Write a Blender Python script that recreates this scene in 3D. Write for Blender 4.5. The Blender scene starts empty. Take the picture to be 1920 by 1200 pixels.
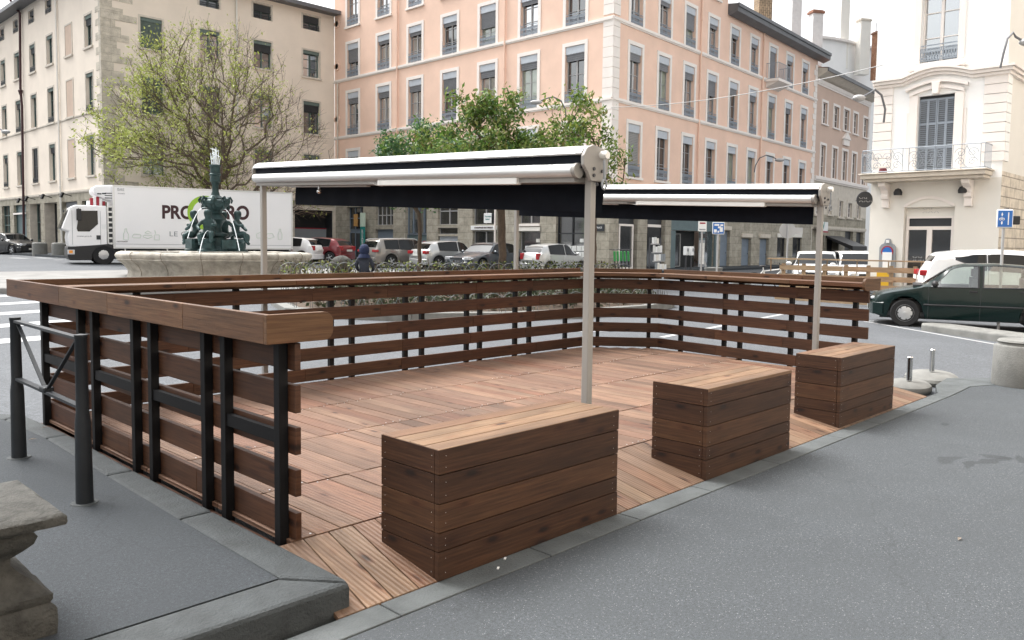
import bpy, math, random
import numpy as np
from mathutils import Vector, Matrix
random.seed(7); rng=np.random.default_rng(7)
PI=math.pi; R=math.radians
sc=bpy.context.scene; COL=sc.collection
# ---------------------------------------------------------------- survey of the photograph (camera model used to measure real positions)
FF=1521.; CX,CY=960.,563.; EYE=1.6
def nrm(v): v=np.array(v,float); return v/np.linalg.norm(v)
_vx=nrm([(2450-CX)/FF,(475-CY)/FF,1]); _vy=nrm([(-600-CX)/FF,(438-CY)/FF,1]); _up=nrm(np.cross(_vx,_vy))
if _up[1]>0:_up=-_up
_vy=nrm(_vy-_vx*(_vx@_vy)); RM=np.array([_vx,_vy,_up])
def ray(x,y): return RM@np.array([(x-CX)/FF,(y-CY)/FF,1.])
FW=RM@np.array([0,0,1.]); FW=nrm([FW[0],FW[1],0])
def at(x,y,d): r=ray(x,y); return np.array([0,0,EYE])+r*(d/(r@FW))
def onz(x,y,z): r=ray(x,y); return np.array([0,0,EYE])+r*((z-EYE)/r[2])
def gnd(Y): return -.18+.0135*min(max(Y,0),48)
def foot(x,d): p=at(x,470,d); return (p[0],p[1],gnd(p[1]))
# ---------------------------------------------------------------- materials
MT={}
class NT:
    def __init__(s,name):
        m=bpy.data.materials.new(name); m.use_nodes=True; s.m=m; s.t=m.node_tree; s.n=s.t.nodes
        s.b=s.n['Principled BSDF']; MT[name]=m; s.o=s.n['Material Output']
    def N(s,ty,**k):
        n=s.n.new(ty)
        for a,v in k.items(): setattr(n,a,v)
        return n
    def L(s,a,b): s.t.links.new(a,b)
    def coord(s,kind='Object'): return s.N('ShaderNodeTexCoord').outputs[kind]
    def mapping(s,src,scale=(1,1,1)):
        m=s.N('ShaderNodeMapping'); m.inputs['Scale'].default_value=scale; s.L(src,m.inputs['Vector']); return m.outputs[0]
    def noise(s,v,scale,detail=4,rough=.6):
        n=s.N('ShaderNodeTexNoise'); n.inputs['Scale'].default_value=scale; n.inputs['Detail'].default_value=detail; n.inputs['Roughness'].default_value=rough
        if v is not None: s.L(v,n.inputs['Vector'])
        return n.outputs['Fac']
    def ramp(s,f,stops):
        r=s.N('ShaderNodeValToRGB'); e=r.color_ramp.elements
        while len(e)<len(stops): e.new(.5)
        for i,(p,c) in enumerate(stops):
            e[i].position=p; e[i].color=(c,c,c,1) if isinstance(c,(int,float)) else (*c,1)
        s.L(f,r.inputs[0]); return r.outputs[0]
    def mix(s,f,a,b,mode='MIX'):
        m=s.N('ShaderNodeMix',data_type='RGBA',blend_type=mode)
        for i,v in ((0,f),(6,a),(7,b)):
            if isinstance(v,(int,float)): m.inputs[i].default_value=v
            elif isinstance(v,tuple): m.inputs[i].default_value=(*v,1)
            else: s.L(v,m.inputs[i])
        return m.outputs[2]
    def bump(s,h,str_=.3,dist=.02):
        b=s.N('ShaderNodeBump'); b.inputs['Strength'].default_value=str_; b.inputs['Distance'].default_value=dist
        s.L(h,b.inputs['Height']); s.L(b.outputs[0],s.b.inputs['Normal'])
    def col(s,c):
        if isinstance(c,tuple): s.b.inputs['Base Color'].default_value=(*c,1)
        else: s.L(c,s.b.inputs['Base Color'])
    def set(s,rough=.6,metal=0,spec=.5):
        s.b.inputs['Roughness'].default_value=rough; s.b.inputs['Metallic'].default_value=metal; s.b.inputs['Specular IOR Level'].default_value=spec
def sc_(c,k): return tuple(max(0,min(1,x*k)) for x in c)
def simple(name,c,rough=.6,metal=0,var=.12,scale=3,bump=0,bscale=40,spec=.4,coat=0):
    t=NT(name); t.set(rough,metal,spec)
    if var:
        v=t.coord(); n=t.noise(v,scale,6); f=t.ramp(n,[(.3,0.),(.7,1.)])
        t.col(t.mix(f,sc_(c,1-var),sc_(c,1+var)))
        if bump: t.bump(t.noise(v,bscale,5),bump,.02)
    else: t.col(c)
    if coat: t.b.inputs['Coat Weight'].default_value=coat; t.b.inputs['Coat Roughness'].default_value=.05
    return t
def wood(name,dark,mid,light,grooves=0,knot=.14,rough=.62,planks=0):
    t=NT(name); t.set(rough,0,.35)
    uv=t.coord('UV'); g=t.N('ShaderNodeNewGeometry').outputs['Random Per Island']
    off=t.N('ShaderNodeVectorMath',operation='SCALE'); cmb=t.N('ShaderNodeCombineXYZ'); t.L(g,cmb.inputs[0]); t.L(g,cmb.inputs[1]); t.L(g,cmb.inputs[2])
    t.L(cmb.outputs[0],off.inputs[0]); off.inputs['Scale'].default_value=37.
    ad=t.N('ShaderNodeVectorMath',operation='ADD'); t.L(uv,ad.inputs[0]); t.L(off.outputs[0],ad.inputs[1]); v=ad.outputs[0]
    grain=t.noise(t.mapping(v,(1.3,38,1)),2.2,6,.65)
    cloud=t.noise(t.mapping(v,(.9,5,1)),1.6,3)
    base=t.ramp(grain,[(.25,dark),(.5,mid),(.78,light)])
    tone=t.ramp(g,[(0.,.66),(.25,1.),(.5,.82),(.7,1.25),(1.,.9)])
    base=t.mix(1.,base,tone,'MULTIPLY')
    hue=t.ramp(g,[(0.,(1,.95,.88)),(.3,(1,1,1)),(.5,(1.08,.84,.72)),(.62,(1,.95,.9)),(.8,(.94,1,.98)),(1.,(1,.92,.88))])
    base=t.mix(1.,base,hue,'MULTIPLY')
    base=t.mix(1.,base,t.ramp(cloud,[(.3,.7),(.65,1.1)]),'MULTIPLY')
    vo=t.N('ShaderNodeTexVoronoi'); vo.inputs['Scale'].default_value=1.; t.L(t.mapping(v,(5.5,15.,1)),vo.inputs['Vector'])
    sp=t.N('ShaderNodeSeparateColor'); t.L(vo.outputs['Color'],sp.inputs[0]); k1=t.ramp(vo.outputs['Distance'],[(.13,1.),(.30,.0)]); k2=t.ramp(vo.outputs['Distance'],[(.2,1.),(.5,.0)]); gt=t.ramp(sp.outputs[0],[(1-knot,0.),(1-knot+.02,1.)])
    def mul(a,b,f=1.):
        q=t.N('ShaderNodeMath',operation='MULTIPLY'); t.L(a,q.inputs[0]); t.L(b,q.inputs[1]); r=t.N('ShaderNodeMath',operation='MULTIPLY'); t.L(q.outputs[0],r.inputs[0]); r.inputs[1].default_value=f; return r.outputs[0]
    base=t.mix(mul(k2,gt,.6),base,t.mix(1.,base,(.7,.42,.3),'MULTIPLY')); base=t.mix(mul(k1,gt,.95),base,sc_(dark,.3)); dirt=t.noise(t.coord('Object'),1.1,5,.7); base=t.mix(t.ramp(dirt,[(.45,0.),(.75,.55)]),base,t.mix(1.,base,(.62,.66,.7),'MULTIPLY')); t.col(base)
    if grooves:
        sx=t.N('ShaderNodeSeparateXYZ'); t.L(uv,sx.inputs[0]); w=t.N('ShaderNodeMath',operation='SINE'); mu=t.N('ShaderNodeMath',operation='MULTIPLY'); mu.inputs[1].default_value=grooves*2*PI
        t.L(sx.outputs[1],mu.inputs[0]); t.L(mu.outputs[0],w.inputs[0]); b=t.N('ShaderNodeMath',operation='ADD'); t.L(w.outputs[0],b.inputs[0]); t.L(grain,b.inputs[1]); t.bump(b.outputs[0],.55,.003)
    else: t.bump(grain,.35,.004)
    return t
wood('deck_wood',(.088,.044,.027),(.158,.088,.056),(.235,.145,.098),grooves=36,knot=.16)
wood('ramp_wood',(.09,.05,.03),(.155,.094,.06),(.215,.14,.093),grooves=36,knot=.2)
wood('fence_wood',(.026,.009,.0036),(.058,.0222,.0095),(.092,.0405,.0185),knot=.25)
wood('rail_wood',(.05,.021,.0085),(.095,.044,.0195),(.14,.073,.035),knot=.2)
wood('box_wood',(.024,.0085,.0035),(.056,.0232,.010),(.094,.0435,.0198),knot=.32)  # bench sides: shade put into the colour, darker than the lid boards
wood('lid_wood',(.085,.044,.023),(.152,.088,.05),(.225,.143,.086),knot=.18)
wood('pale_wood',(.2,.15,.09),(.33,.26,.17),(.42,.34,.24),knot=.15)
def asphalt(name,c,grit,gs=90,stain=0):
    t=NT(name); t.set(.85,0,.3); v=t.coord()
    big=t.noise(v,.45,5); mid=t.noise(v,6,5); gr=t.noise(v,gs*.45,3,.85); fine=t.noise(v,gs*1.6,3,.8)
    base=t.mix(t.ramp(big,[(.3,0.),(.7,1.)]),sc_(c,.84),sc_(c,1.14)); base=t.mix(t.ramp(mid,[(.3,0.),(.7,1.)]),base,t.mix(1.,base,(1.12,1.12,1.14),'MULTIPLY'))
    base=t.mix(t.ramp(fine,[(.36,1.),(.52,0.)]),base,sc_(c,.35)); base=t.mix(t.ramp(fine,[(.55,0.),(.7,.6)]),base,sc_(c,1.9))
    base=t.mix(t.ramp(gr,[(.34,.75),(.5,0.)]),base,sc_(c,.5)); base=t.mix(t.ramp(gr,[(.54,0.),(.68,.6)]),base,sc_(c,1.7))
    vo=t.N('ShaderNodeTexVoronoi'); vo.inputs['Scale'].default_value=gs; t.L(v,vo.inputs['Vector'])
    sp=t.N('ShaderNodeSeparateColor'); t.L(vo.outputs['Color'],sp.inputs[0])
    m=t.ramp(sp.outputs[0],[(.90,0.),(.93,1.)]); m2=t.ramp(vo.outputs['Distance'],[(.28,1.),(.42,0.)])
    mm=t.N('ShaderNodeMath',operation='MULTIPLY'); t.L(m,mm.inputs[0]); t.L(m2,mm.inputs[1]); mg=t.N('ShaderNodeMath',operation='MULTIPLY'); t.L(mm.outputs[0],mg.inputs[0]); mg.inputs[1].default_value=grit
    base=t.mix(mg.outputs[0],base,(.62,.64,.66))
    base=t.mix(t.ramp(t.noise(v,1.7,7,.7),[(.42,0.),(.62,.5)]),base,sc_(c,.8))
    cr=t.N('ShaderNodeTexVoronoi',feature='DISTANCE_TO_EDGE'); cr.inputs['Scale'].default_value=.42
    dn=t.N('ShaderNodeTexNoise'); dn.inputs['Scale'].default_value=2.5; dn.inputs['Detail'].default_value=5; t.L(v,dn.inputs['Vector']); dm=t.N('ShaderNodeVectorMath',operation='MULTIPLY_ADD'); t.L(dn.outputs['Color'],dm.inputs[0]); dm.inputs[1].default_value=(.5,.5,.5); t.L(v,dm.inputs[2]); t.L(dm.outputs[0],cr.inputs['Vector'])
    base=t.mix(t.ramp(cr.outputs['Distance'],[(.0,.3),(.004,.0)]),base,sc_(c,.35))
    if stain:
        for (px,py,ax_,ay_) in ((1745,860,.07,.22),(1800,865,.05,.3),(1808,855,.09,.07),(1850,858,.06,.16),(1714,793,.06,.1)):
            pp=onz(px+45,py+2,0); s_=t.N('ShaderNodeVectorMath',operation='SUBTRACT'); t.L(dm.outputs[0],s_.inputs[0]); s_.inputs[1].default_value=(pp[0]+.25,pp[1]+.25,.25)
            q_=t.N('ShaderNodeVectorMath',operation='MULTIPLY'); t.L(s_.outputs[0],q_.inputs[0]); q_.inputs[1].default_value=(1/ay_,1/ax_,0); l_=t.N('ShaderNodeVectorMath',operation='LENGTH'); t.L(q_.outputs[0],l_.inputs[0])
            base=t.mix(t.ramp(l_.outputs['Value'],[(.75,.62),(1.,0.)]),base,sc_(c,.42))
        w=t.N('ShaderNodeTexNoise'); w.inputs['Scale'].default_value=.9; w.inputs['Detail'].default_value=5; t.L(t.mapping(v,(1,2.6,1)),w.inputs['Vector'])
        base=t.mix(t.ramp(w.outputs['Fac'],[(.70,0.),(.76,.45)]),base,sc_(c,.5))
    t.col(base); t.bump(fine,.5,.006); return t
asphalt('pavement_asphalt',(.062,.069,.075),.25,135,1)
asphalt('side_asphalt',(.036,.042,.048),.06,130)
asphalt('road_asphalt',(.098,.105,.114),.1,60)
simple('kerb_granite',(.078,.086,.088),.8,0,.22,5,.5,90)
simple('dark_granite',(.042,.048,.051),.8,0,.25,7,.6,70)
simple('pale_paving',(.215,.212,.205),.9,0,.2,1.2,.2,60,spec=.1)
simple('concrete',(.17,.17,.16),.85,0,.22,4,.4,60)
simple('road_paint',(.34,.345,.35),.7,0,.12,6)
simple('old_stone',(.056,.055,.05),.9,0,.5,11,.8,60)
simple('fountain_stone',(.36,.335,.29),.9,0,.35,3,.8,9)
simple('black_steel',(.004,.004,.005),.6,0,.1,5,spec=.2)
simple('barrier_paint',(.012,.015,.019),.55,0,.15,8,.15,60,spec=.3)
simple('white_metal',(.72,.72,.70),.38,.15,.03,2)
simple('alu',(.62,.63,.63),.3,.35,.02,2)
simple('beige_metal',(.26,.25,.235),.45,0,.03,2)
simple('navy_canvas',(.006,.008,.013),.85,0,.15,10,.1,200,spec=.15)
simple('bolt',(.6,.6,.6),.3,.9,0)
simple('dark_grey',(.05,.052,.058),.5,0,.1,5)
simple('tyre',(.016,.016,.017),.85,0,.1,8)
simple('rim_metal',(.50,.51,.52),.35,.6,.05,5)
simple('black_plastic',(.02,.02,.022),.5,0,0)
simple('plate',(.7,.7,.66),.5,0,0)
simple('lamp_red',(.32,.015,.02),.2,0,0,spec=.6)
simple('lamp_clear',(.62,.64,.66),.12,.3,0,spec=.8)
simple('lamp_orange',(.8,.3,.05),.2,0,0)
simple('chrome',(.7,.7,.7),.15,1,0)
simple('verdigris',(.02,.042,.042),.5,.35,.45,7,.4,14)
simple('water',(.75,.8,.82),.1,0,0,spec=.8)
simple('bark',(.085,.062,.045),.9,0,.3,5,.6,20)
simple('bark_pale',(.2,.17,.14),.9,0,.35,4,.4,15)
simple('soil',(.07,.05,.035),.95,0,.4,5,.6,12)
simple('wire',(.13,.135,.14),.5,.4,0)
simple('peach_plaster',(.77,.55,.44),.9,0,.07,.6,.15,50)
simple('beige_plaster',(.75,.665,.57),.92,0,.07,.5,.2,40)
simple('tan_plaster',(.56,.42,.345),.9,0,.06,.6,.15,50)
simple('white_plaster',(.84,.84,.83),.9,0,.03,.5,.1,50)
simple('cream_plaster',(.72,.70,.65),.9,0,.03,.8,.1,50)
simple('trim_white',(.78,.73,.69),.8,0,.03,2)
simple('trim_stone',(.56,.51,.44),.85,0,.12,3,.2,30)
simple('far_plaster',(.78,.76,.73),.9,0,.05,.5)
simple('zinc',(.14,.145,.155),.5,.4,.15,1)
simple('roof_tile',(.25,.13,.09),.85,0,.25,2,.4,8)
simple('chimney_white',(.62,.63,.63),.9,0,.12,1.5)
simple('green_shutter',(.12,.16,.145),.6,0,.1,3)
simple('grey_shutter',(.24,.25,.27),.6,0,.1,4)
simple('dark_shutter',(.035,.04,.045),.55,0,.1,4)
simple('valance_blue',(.52,.56,.61),.55,.1,.06,3)
simple('rail_blue',(.26,.295,.34),.5,.1,.06,3)
simple('frame_grey',(.36,.36,.36),.6,0,.04,3)
simple('frame_green',(.085,.13,.12),.6,0,.04,3)
simple('blue_door',(.17,.21,.26),.6,0,.08,3)
simple('teal_shop',(.11,.155,.165),.6,0,.08,3)
simple('shop_dark',(.03,.033,.038),.5,0,.1,3)
simple('interior_dark',(.012,.013,.014),.8,0,0)
simple('curtain',(.55,.54,.5),.9,0,.1,3)
simple('blind_wall',(.52,.40,.32),.9,0,.06,2)
simple('sign_white',(.75,.76,.76),.5,0,0)
simple('sign_blue',(.02,.13,.42),.4,0,0)
simple('sign_teal',(.02,.22,.20),.5,0,0)
simple('sign_green',(.30,.52,.04),.5,0,0)
simple('sign_red',(.3,.02,.035),.5,0,0)
simple('sign_brown',(.045,.015,.018),.5,0,0)
simple('sign_pale_green',(.55,.66,.56),.5,0,0)
simple('sign_grey',(.25,.27,.29),.5,0,0)
simple('poster_orange',(.5,.28,.1),.6,0,.25,8)
simple('meter_yellow',(.62,.36,.02),.5,0,.05,3)
simple('terracotta',(.16,.03,.04),.7,0,.1,3)
simple('paper',(.62,.63,.62),.8,0,.2,9)
simple('skin',(.45,.27,.2),.6,0,0)
simple('hood_cloth',(.012,.02,.055),.9,0,.2,8,.3,60)
simple('coat_cloth',(.03,.035,.05),.9,0,.2,8,.3,60)
simple('hair',(.03,.02,.015),.8,0,0)
simple('scooter_green',(.05,.30,.08),.4,0,0)
simple('truck_white',(.82,.82,.83),.32,0,.015,.7,coat=.3)
simple('seat_cloth',(.13,.13,.125),.9,0,.1,6)
def stonewall(name,a,b,bw=.9,bh=.42,mort=.012):
    t=NT(name); t.set(.9,0,.3); v=t.coord('UV'); br=t.N('ShaderNodeTexBrick'); t.L(v,br.inputs['Vector'])
    br.inputs['Color1'].default_value=(*a,1); br.inputs['Color2'].default_value=(*b,1); br.inputs['Mortar'].default_value=(*sc_(a,.5),1)
    br.inputs['Scale'].default_value=1; br.inputs['Mortar Size'].default_value=mort; br.inputs['Brick Width'].default_value=bw; br.inputs['Row Height'].default_value=bh; br.inputs['Bias'].default_value=0
    n=t.noise(v,2.3,7,.7); c=t.mix(1.,br.outputs['Color'],t.ramp(n,[(.25,.55),(.5,.95),(.75,1.25)]),'MULTIPLY'); t.col(c)
    t.bump(t.noise(v,12,6),.5,.04); return t
stonewall('ashlar',(.33,.305,.25),(.40,.37,.31),.85,.45,.008)
stonewall('corner_stone',(.50,.455,.38),(.58,.53,.45),1.1,.5,.006)
stonewall('ashlar_grey',(.30,.275,.22),(.37,.34,.275),1.1,.5,.008)
stonewall('rusticated',(.62,.56,.47),(.66,.60,.51),1.1,.33,.02)
stonewall('rubble',(.30,.24,.17),(.45,.36,.25),.35,.16,.02)
stonewall('brick_wall',(.36,.18,.11),(.5,.3,.2),.25,.09,.012)
def glass(name,c,rough=.06,mixf=.35,sp=.9):
    t=NT(name); t.set(rough,0,sp); t.col(c); v=t.coord('Generated'); t.bump(t.noise(v,2.,2),.05,.05)
    g=t.N('ShaderNodeBsdfGlossy'); g.inputs['Roughness'].default_value=rough; g.inputs['Color'].default_value=(.9,.93,.95,1)
    m=t.N('ShaderNodeMixShader'); m.inputs[0].default_value=mixf; t.L(t.b.outputs[0],m.inputs[1]); t.L(g.outputs[0],m.inputs[2]); t.L(m.outputs[0],t.o.inputs['Surface'])
glass('window_glass',(.08,.09,.10),.05,.5)
glass('window_glass_dark',(.02,.022,.025),.08,.14)
glass('car_glass',(.003,.004,.005),.05,.015,.22)
def clear(name,tint,f):
    t=NT(name); tr=t.N('ShaderNodeBsdfTransparent'); tr.inputs['Color'].default_value=(*tint,1)
    g=t.N('ShaderNodeBsdfGlossy'); g.inputs['Roughness'].default_value=.03; m=t.N('ShaderNodeMixShader'); m.inputs[0].default_value=f
    t.L(tr.outputs[0],m.inputs[1]); t.L(g.outputs[0],m.inputs[2]); t.L(m.outputs[0],t.o.inputs['Surface'])
clear('clear_glass',(.72,.8,.76),.2)
def leafmat(name,cs):
    t=NT(name); t.set(.55,0,.3); g=t.N('ShaderNodeNewGeometry').outputs['Random Per Island']
    n=len(cs); c=t.ramp(g,[(i/(n-1),k) for i,k in enumerate(cs)]); t.col(c)
    d=t.N('ShaderNodeBsdfTranslucent'); t.L(c,d.inputs['Color']); m=t.N('ShaderNodeMixShader'); m.inputs[0].default_value=.35
    t.L(t.b.outputs[0],m.inputs[1]); t.L(d.outputs[0],m.inputs[2]); t.L(m.outputs[0],t.o.inputs['Surface'])
leafmat('leaf_spring',[(.21,.26,.055),(.30,.34,.085),(.39,.41,.14)])
leafmat('leaf_green',[(.045,.10,.02),(.085,.16,.03),(.13,.21,.045),(.19,.24,.06)])
leafmat('leaf_dark',[(.035,.085,.035),(.055,.12,.05),(.08,.16,.06)])
leafmat('leaf_bronze',[(.16,.13,.04),(.13,.18,.04),(.22,.25,.08)])
leafmat('hedge_leaf',[(.022,.03,.017),(.04,.052,.026),(.06,.07,.04),(.05,.028,.02)])
def paint(name,c,metal=.3): return simple(name,c,.3,metal,.0,coat=.8)
simple('paint_darkgreen',(.002,.0125,.0115),.25,0,.0,spec=.3,coat=.15); paint('paint_white',(.80,.80,.80),0); paint('paint_red',(.16,.008,.014),.2); paint('paint_taupe',(.22,.205,.19),.5)
paint('paint_silver',(.46,.47,.47),.5); paint('paint_slate',(.045,.055,.068),.4); paint('paint_black',(.01,.011,.013),.1); paint('paint_pearl',(.62,.62,.61),.2)
# ---------------------------------------------------------------- mesh builder
class MB:
    def __init__(s): s.v=[];s.f=[];s.m=[];s.uv=[]
    def add(s,vs,fs,mat,uvs=None,sm=False):
        o=len(s.v); s.v+= [tuple(map(float,p)) for p in vs]
        for i,f in enumerate(fs):
            s.f.append(tuple(o+k for k in f)); s.m.append(mat)
            if uvs: s.uv.append(uvs[i])
            else:
                a,b,c=(np.array(vs[f[j]],float) for j in (0,1,2)); n=np.abs(np.cross(b-a,c-a)); k=int(np.argmax(n))
                s.uv.append([((vs[q][1],vs[q][2]) if k==0 else (vs[q][0],vs[q][2]) if k==1 else (vs[q][0],vs[q][1])) for q in f])
        return s
    def box(s,x0,x1,y0,y1,z0,z1,mat,tr=None):
        vs=[(x,y,z) for z in (z0,z1) for y in (y0,y1) for x in (x0,x1)]
        fs=[(0,2,3,1),(4,5,7,6),(0,1,5,4),(2,6,7,3),(0,4,6,2),(1,3,7,5)]
        d=(x1-x0,y1-y0,z1-z0); L=max(range(3),key=lambda i:abs(d[i])); rest=[i for i in range(3) if i!=L]
        uv=[]
        for f in fs:
            row=[]
            vary=[i for i in rest if max(vs[k][i] for k in f)-min(vs[k][i] for k in f)>1e-9]
            for k in f: row.append((vs[k][L] if max(vs[q][L] for q in f)-min(vs[q][L] for q in f)>1e-9 else vs[k][rest[0]], vs[k][vary[-1]] if vary else 0))
            uv.append(row)
        if tr: vs=[tr(*p) for p in vs]
        return s.add(vs,fs,mat,uv)
    def bar(s,a,b,w,h,mat,up=(0,0,1)):
        a=Vector(a);b=Vector(b);d=(b-a); L=d.length; d.normalize(); u=Vector(up); x=d.cross(u)
        if x.length<1e-5: x=d.cross(Vector((1,0,0)))
        x.normalize(); u=x.cross(d)
        return s.box(0,L,-w/2,w/2,-h/2,h/2,mat,lambda p,q,r:tuple(a+d*p+x*q+u*r))
    def prism(s,pts,t0,t1,mat,ax='y'):
        n=len(pts); f=(lambda p,t:(p[0],t,p[1])) if ax=='y' else (lambda p,t:(p[0],p[1],t)) if ax=='z' else (lambda p,t:(t,p[0],p[1]))
        vs=[f(p,t0) for p in pts]+[f(p,t1) for p in pts]
        fs=[tuple(range(n))[::-1],tuple(range(n,2*n))]+[(i,(i+1)%n,n+(i+1)%n,n+i) for i in range(n)]
        return s.add(vs,fs,mat)
    def lathe(s,prof,seg,mat,c=(0,0,0),ax='z',a0=0,jit=0):
        n=len(prof); vs=[]
        for i in range(seg):
            a=a0+2*PI*i/seg
            for r,z in prof:
                r2=r*(1+(random.uniform(-jit,jit) if jit else 0)); x,y=r2*math.cos(a),r2*math.sin(a)
                vs.append((c[0]+x,c[1]+y,c[2]+z) if ax=='z' else (c[0]+x,c[1]+z,c[2]+y) if ax=='y' else (c[0]+z,c[1]+x,c[2]+y))
        fs=[(i*n+j,((i+1)%seg)*n+j,((i+1)%seg)*n+j+1,i*n+j+1) for i in range(seg) for j in range(n-1)]
        if ax=='y': fs=[f[::-1] for f in fs]
        if prof[0][0]>1e-6: fs.append(tuple(i*n for i in range(seg))[::-1])
        if prof[-1][0]>1e-6: fs.append(tuple(i*n+n-1 for i in range(seg)))
        return s.add(vs,fs,mat)
    def tube(s,pts,rad,mat,seg=6,caps=True):
        P=[Vector(p) for p in pts]; n=len(P); rs=rad if isinstance(rad,(list,tuple)) else [rad]*n; vs=[]; x=None
        for i in range(n):
            d=(P[min(i+1,n-1)]-P[max(i-1,0)]).normalized()
            if x is None:
                x=d.cross(Vector((0,0,1)))
                if x.length<1e-3: x=Vector((1,0,0))
            x=(x-d*x.dot(d)).normalized(); y=d.cross(x)
            for k in range(seg): a=2*PI*k/seg; vs.append(tuple(P[i]+(x*math.cos(a)+y*math.sin(a))*rs[i]))
        fs=[(i*seg+k,i*seg+(k+1)%seg,(i+1)*seg+(k+1)%seg,(i+1)*seg+k) for i in range(n-1) for k in range(seg)]
        if caps: fs+= [tuple(range(seg))[::-1],tuple(range((n-1)*seg,n*seg))]
        return s.add(vs,fs,mat)
    def sph(s,c,r,mat,seg=12,ring=8,jit=0):
        rx,ry,rz=r if isinstance(r,tuple) else (r,r,r)
        vs=[(c[0],c[1],c[2]-rz)]
        for j in range(1,ring):
            b=-PI/2+PI*j/ring
            for i in range(seg):
                a=2*PI*i/seg; q=1+(random.uniform(-jit,jit) if jit else 0); vs.append((c[0]+rx*q*math.cos(b)*math.cos(a),c[1]+ry*q*math.cos(b)*math.sin(a),c[2]+rz*q*math.sin(b)))
        vs.append((c[0],c[1],c[2]+rz)); t=len(vs)-1
        fs=[(0,1+(i+1)%seg,1+i) for i in range(seg)]+[(1+j*seg+i,1+j*seg+(i+1)%seg,1+(j+1)*seg+(i+1)%seg,1+(j+1)*seg+i) for j in range(ring-2) for i in range(seg)]+[(t,1+(ring-2)*seg+i,1+(ring-2)*seg+(i+1)%seg) for i in range(seg)]
        return s.add(vs,fs,mat)
    def mesh(s,name,smooth=False,split=35):
        me=bpy.data.meshes.new(name); me.from_pydata(s.v,[],s.f); names=[]
        for m in s.m:
            if m not in names: names.append(m)
        for m in names: me.materials.append(MT[m])
        ix={m:i for i,m in enumerate(names)}; me.polygons.foreach_set('material_index',[ix[m] for m in s.m])
        l=me.uv_layers.new(name='UVMap'); l.data.foreach_set('uv',[c for f in s.uv for p in f for c in p])
        if smooth: me.polygons.foreach_set('use_smooth',[True]*len(s.f)); me.set_sharp_from_angle(angle=R(split))
        me.validate(); me.update(); return me
    def build(s,name,parent=None,smooth=False,bevel=0,loc=(0,0,0),rot=(0,0,0),split=35):
        o=bpy.data.objects.new(name,s.mesh(name,smooth,split)); COL.objects.link(o); o.location=loc; o.rotation_euler=rot
        if parent: o.parent=parent
        if bevel: b=o.modifiers.new('b','BEVEL'); b.width=bevel; b.segments=2; b.limit_method='ANGLE'
        return o
def inst(me,name,parent,loc=(0,0,0),rot=(0,0,0),label=None):
    o=bpy.data.objects.new(name,me); COL.objects.link(o); o.parent=parent; o.location=loc; o.rotation_euler=rot
    if label:o['label']=label
    return o
def tag(o,label,cat,group=None):
    o['label']=label;o['category']=cat
    if group:o['group']=group
    return o
def thing(name,label,cat,loc=(0,0,0),rz=0,group=None):
    o=bpy.data.objects.new(name,None); COL.objects.link(o); o.empty_display_size=.2; o.location=loc; o.rotation_euler=(0,0,rz); return tag(o,label,cat,group)
def struct(name,mb,kind='structure',**k): o=mb.build(name,**k); o['kind']=kind; return o
def copy_tree(o,parent=None):
    c=o.copy(); COL.objects.link(c)
    if parent:c.parent=parent
    for ch in list(o.children): copy_tree(ch,c)
    return c
def text(body,size,mat,parent,loc,rot,name='lettering',ext=.004,align='CENTER',bold=0,shear=0):
    cu=bpy.data.curves.new('t','FONT'); cu.body=body; cu.size=size; cu.extrude=ext; cu.align_x=align; cu.align_y='CENTER'; cu.offset=bold; cu.shear=shear
    tmp=bpy.data.objects.new('t',cu); COL.objects.link(tmp); bpy.context.view_layer.update()
    me=bpy.data.meshes.new_from_object(tmp.evaluated_get(bpy.context.evaluated_depsgraph_get())); bpy.data.objects.remove(tmp); bpy.data.curves.remove(cu)
    me.name=name; me.materials.clear(); me.materials.append(MT[mat]); return inst(me,name,parent,loc,rot)
FR=(PI/2,0,0)
# ---------------------------------------------------------------- ground
g=MB()
ys=[-120,0,8,16,24,32,40,48,260]; xs=[-160,-40,-10,0,10,20,30,50,80,200]
vs=[(x,y,gnd(y)) for y in ys for x in xs]; n=len(xs)
g.add(vs,[(j*n+i,j*n+i+1,(j+1)*n+i+1,(j+1)*n+i) for j in range(len(ys)-1) for i in range(n-1)],'road_asphalt'); struct('road',g)
# right pavement (near one) and its flush kerb stones
pv=[(-40,-9),(11.29,-9),(11.29,1.2),(11.19,2.04),(10.94,2.49),(10.45,2.71),(9.7,2.68),(-40,2.68)]
g=MB().prism(pv,-.4,0,'pavement_asphalt','z'); struct('pavement',g)
g=MB(); x=-6.
while x<9.6:
    L=random.uniform(.75,1.25); g.box(x,min(x+L-.008,9.7),2.688,2.845,-.3,.004,'kerb_granite'); x+=L
cv=[(9.7,2.69),(10.45,2.72),(10.95,2.5),(11.2,2.05),(11.3,1.2),(11.3,-9)]; co=[(9.7,2.845),(10.25,3.03),(10.9,3.1),(11.4,2.7),(11.55,2.0),(11.5,-9)]
for i in range(5): g.prism([cv[i],cv[i+1],co[i+1],co[i]][::-1],-.3,.004,'kerb_granite','z')
struct('kerb',g,bevel=.006)
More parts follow.
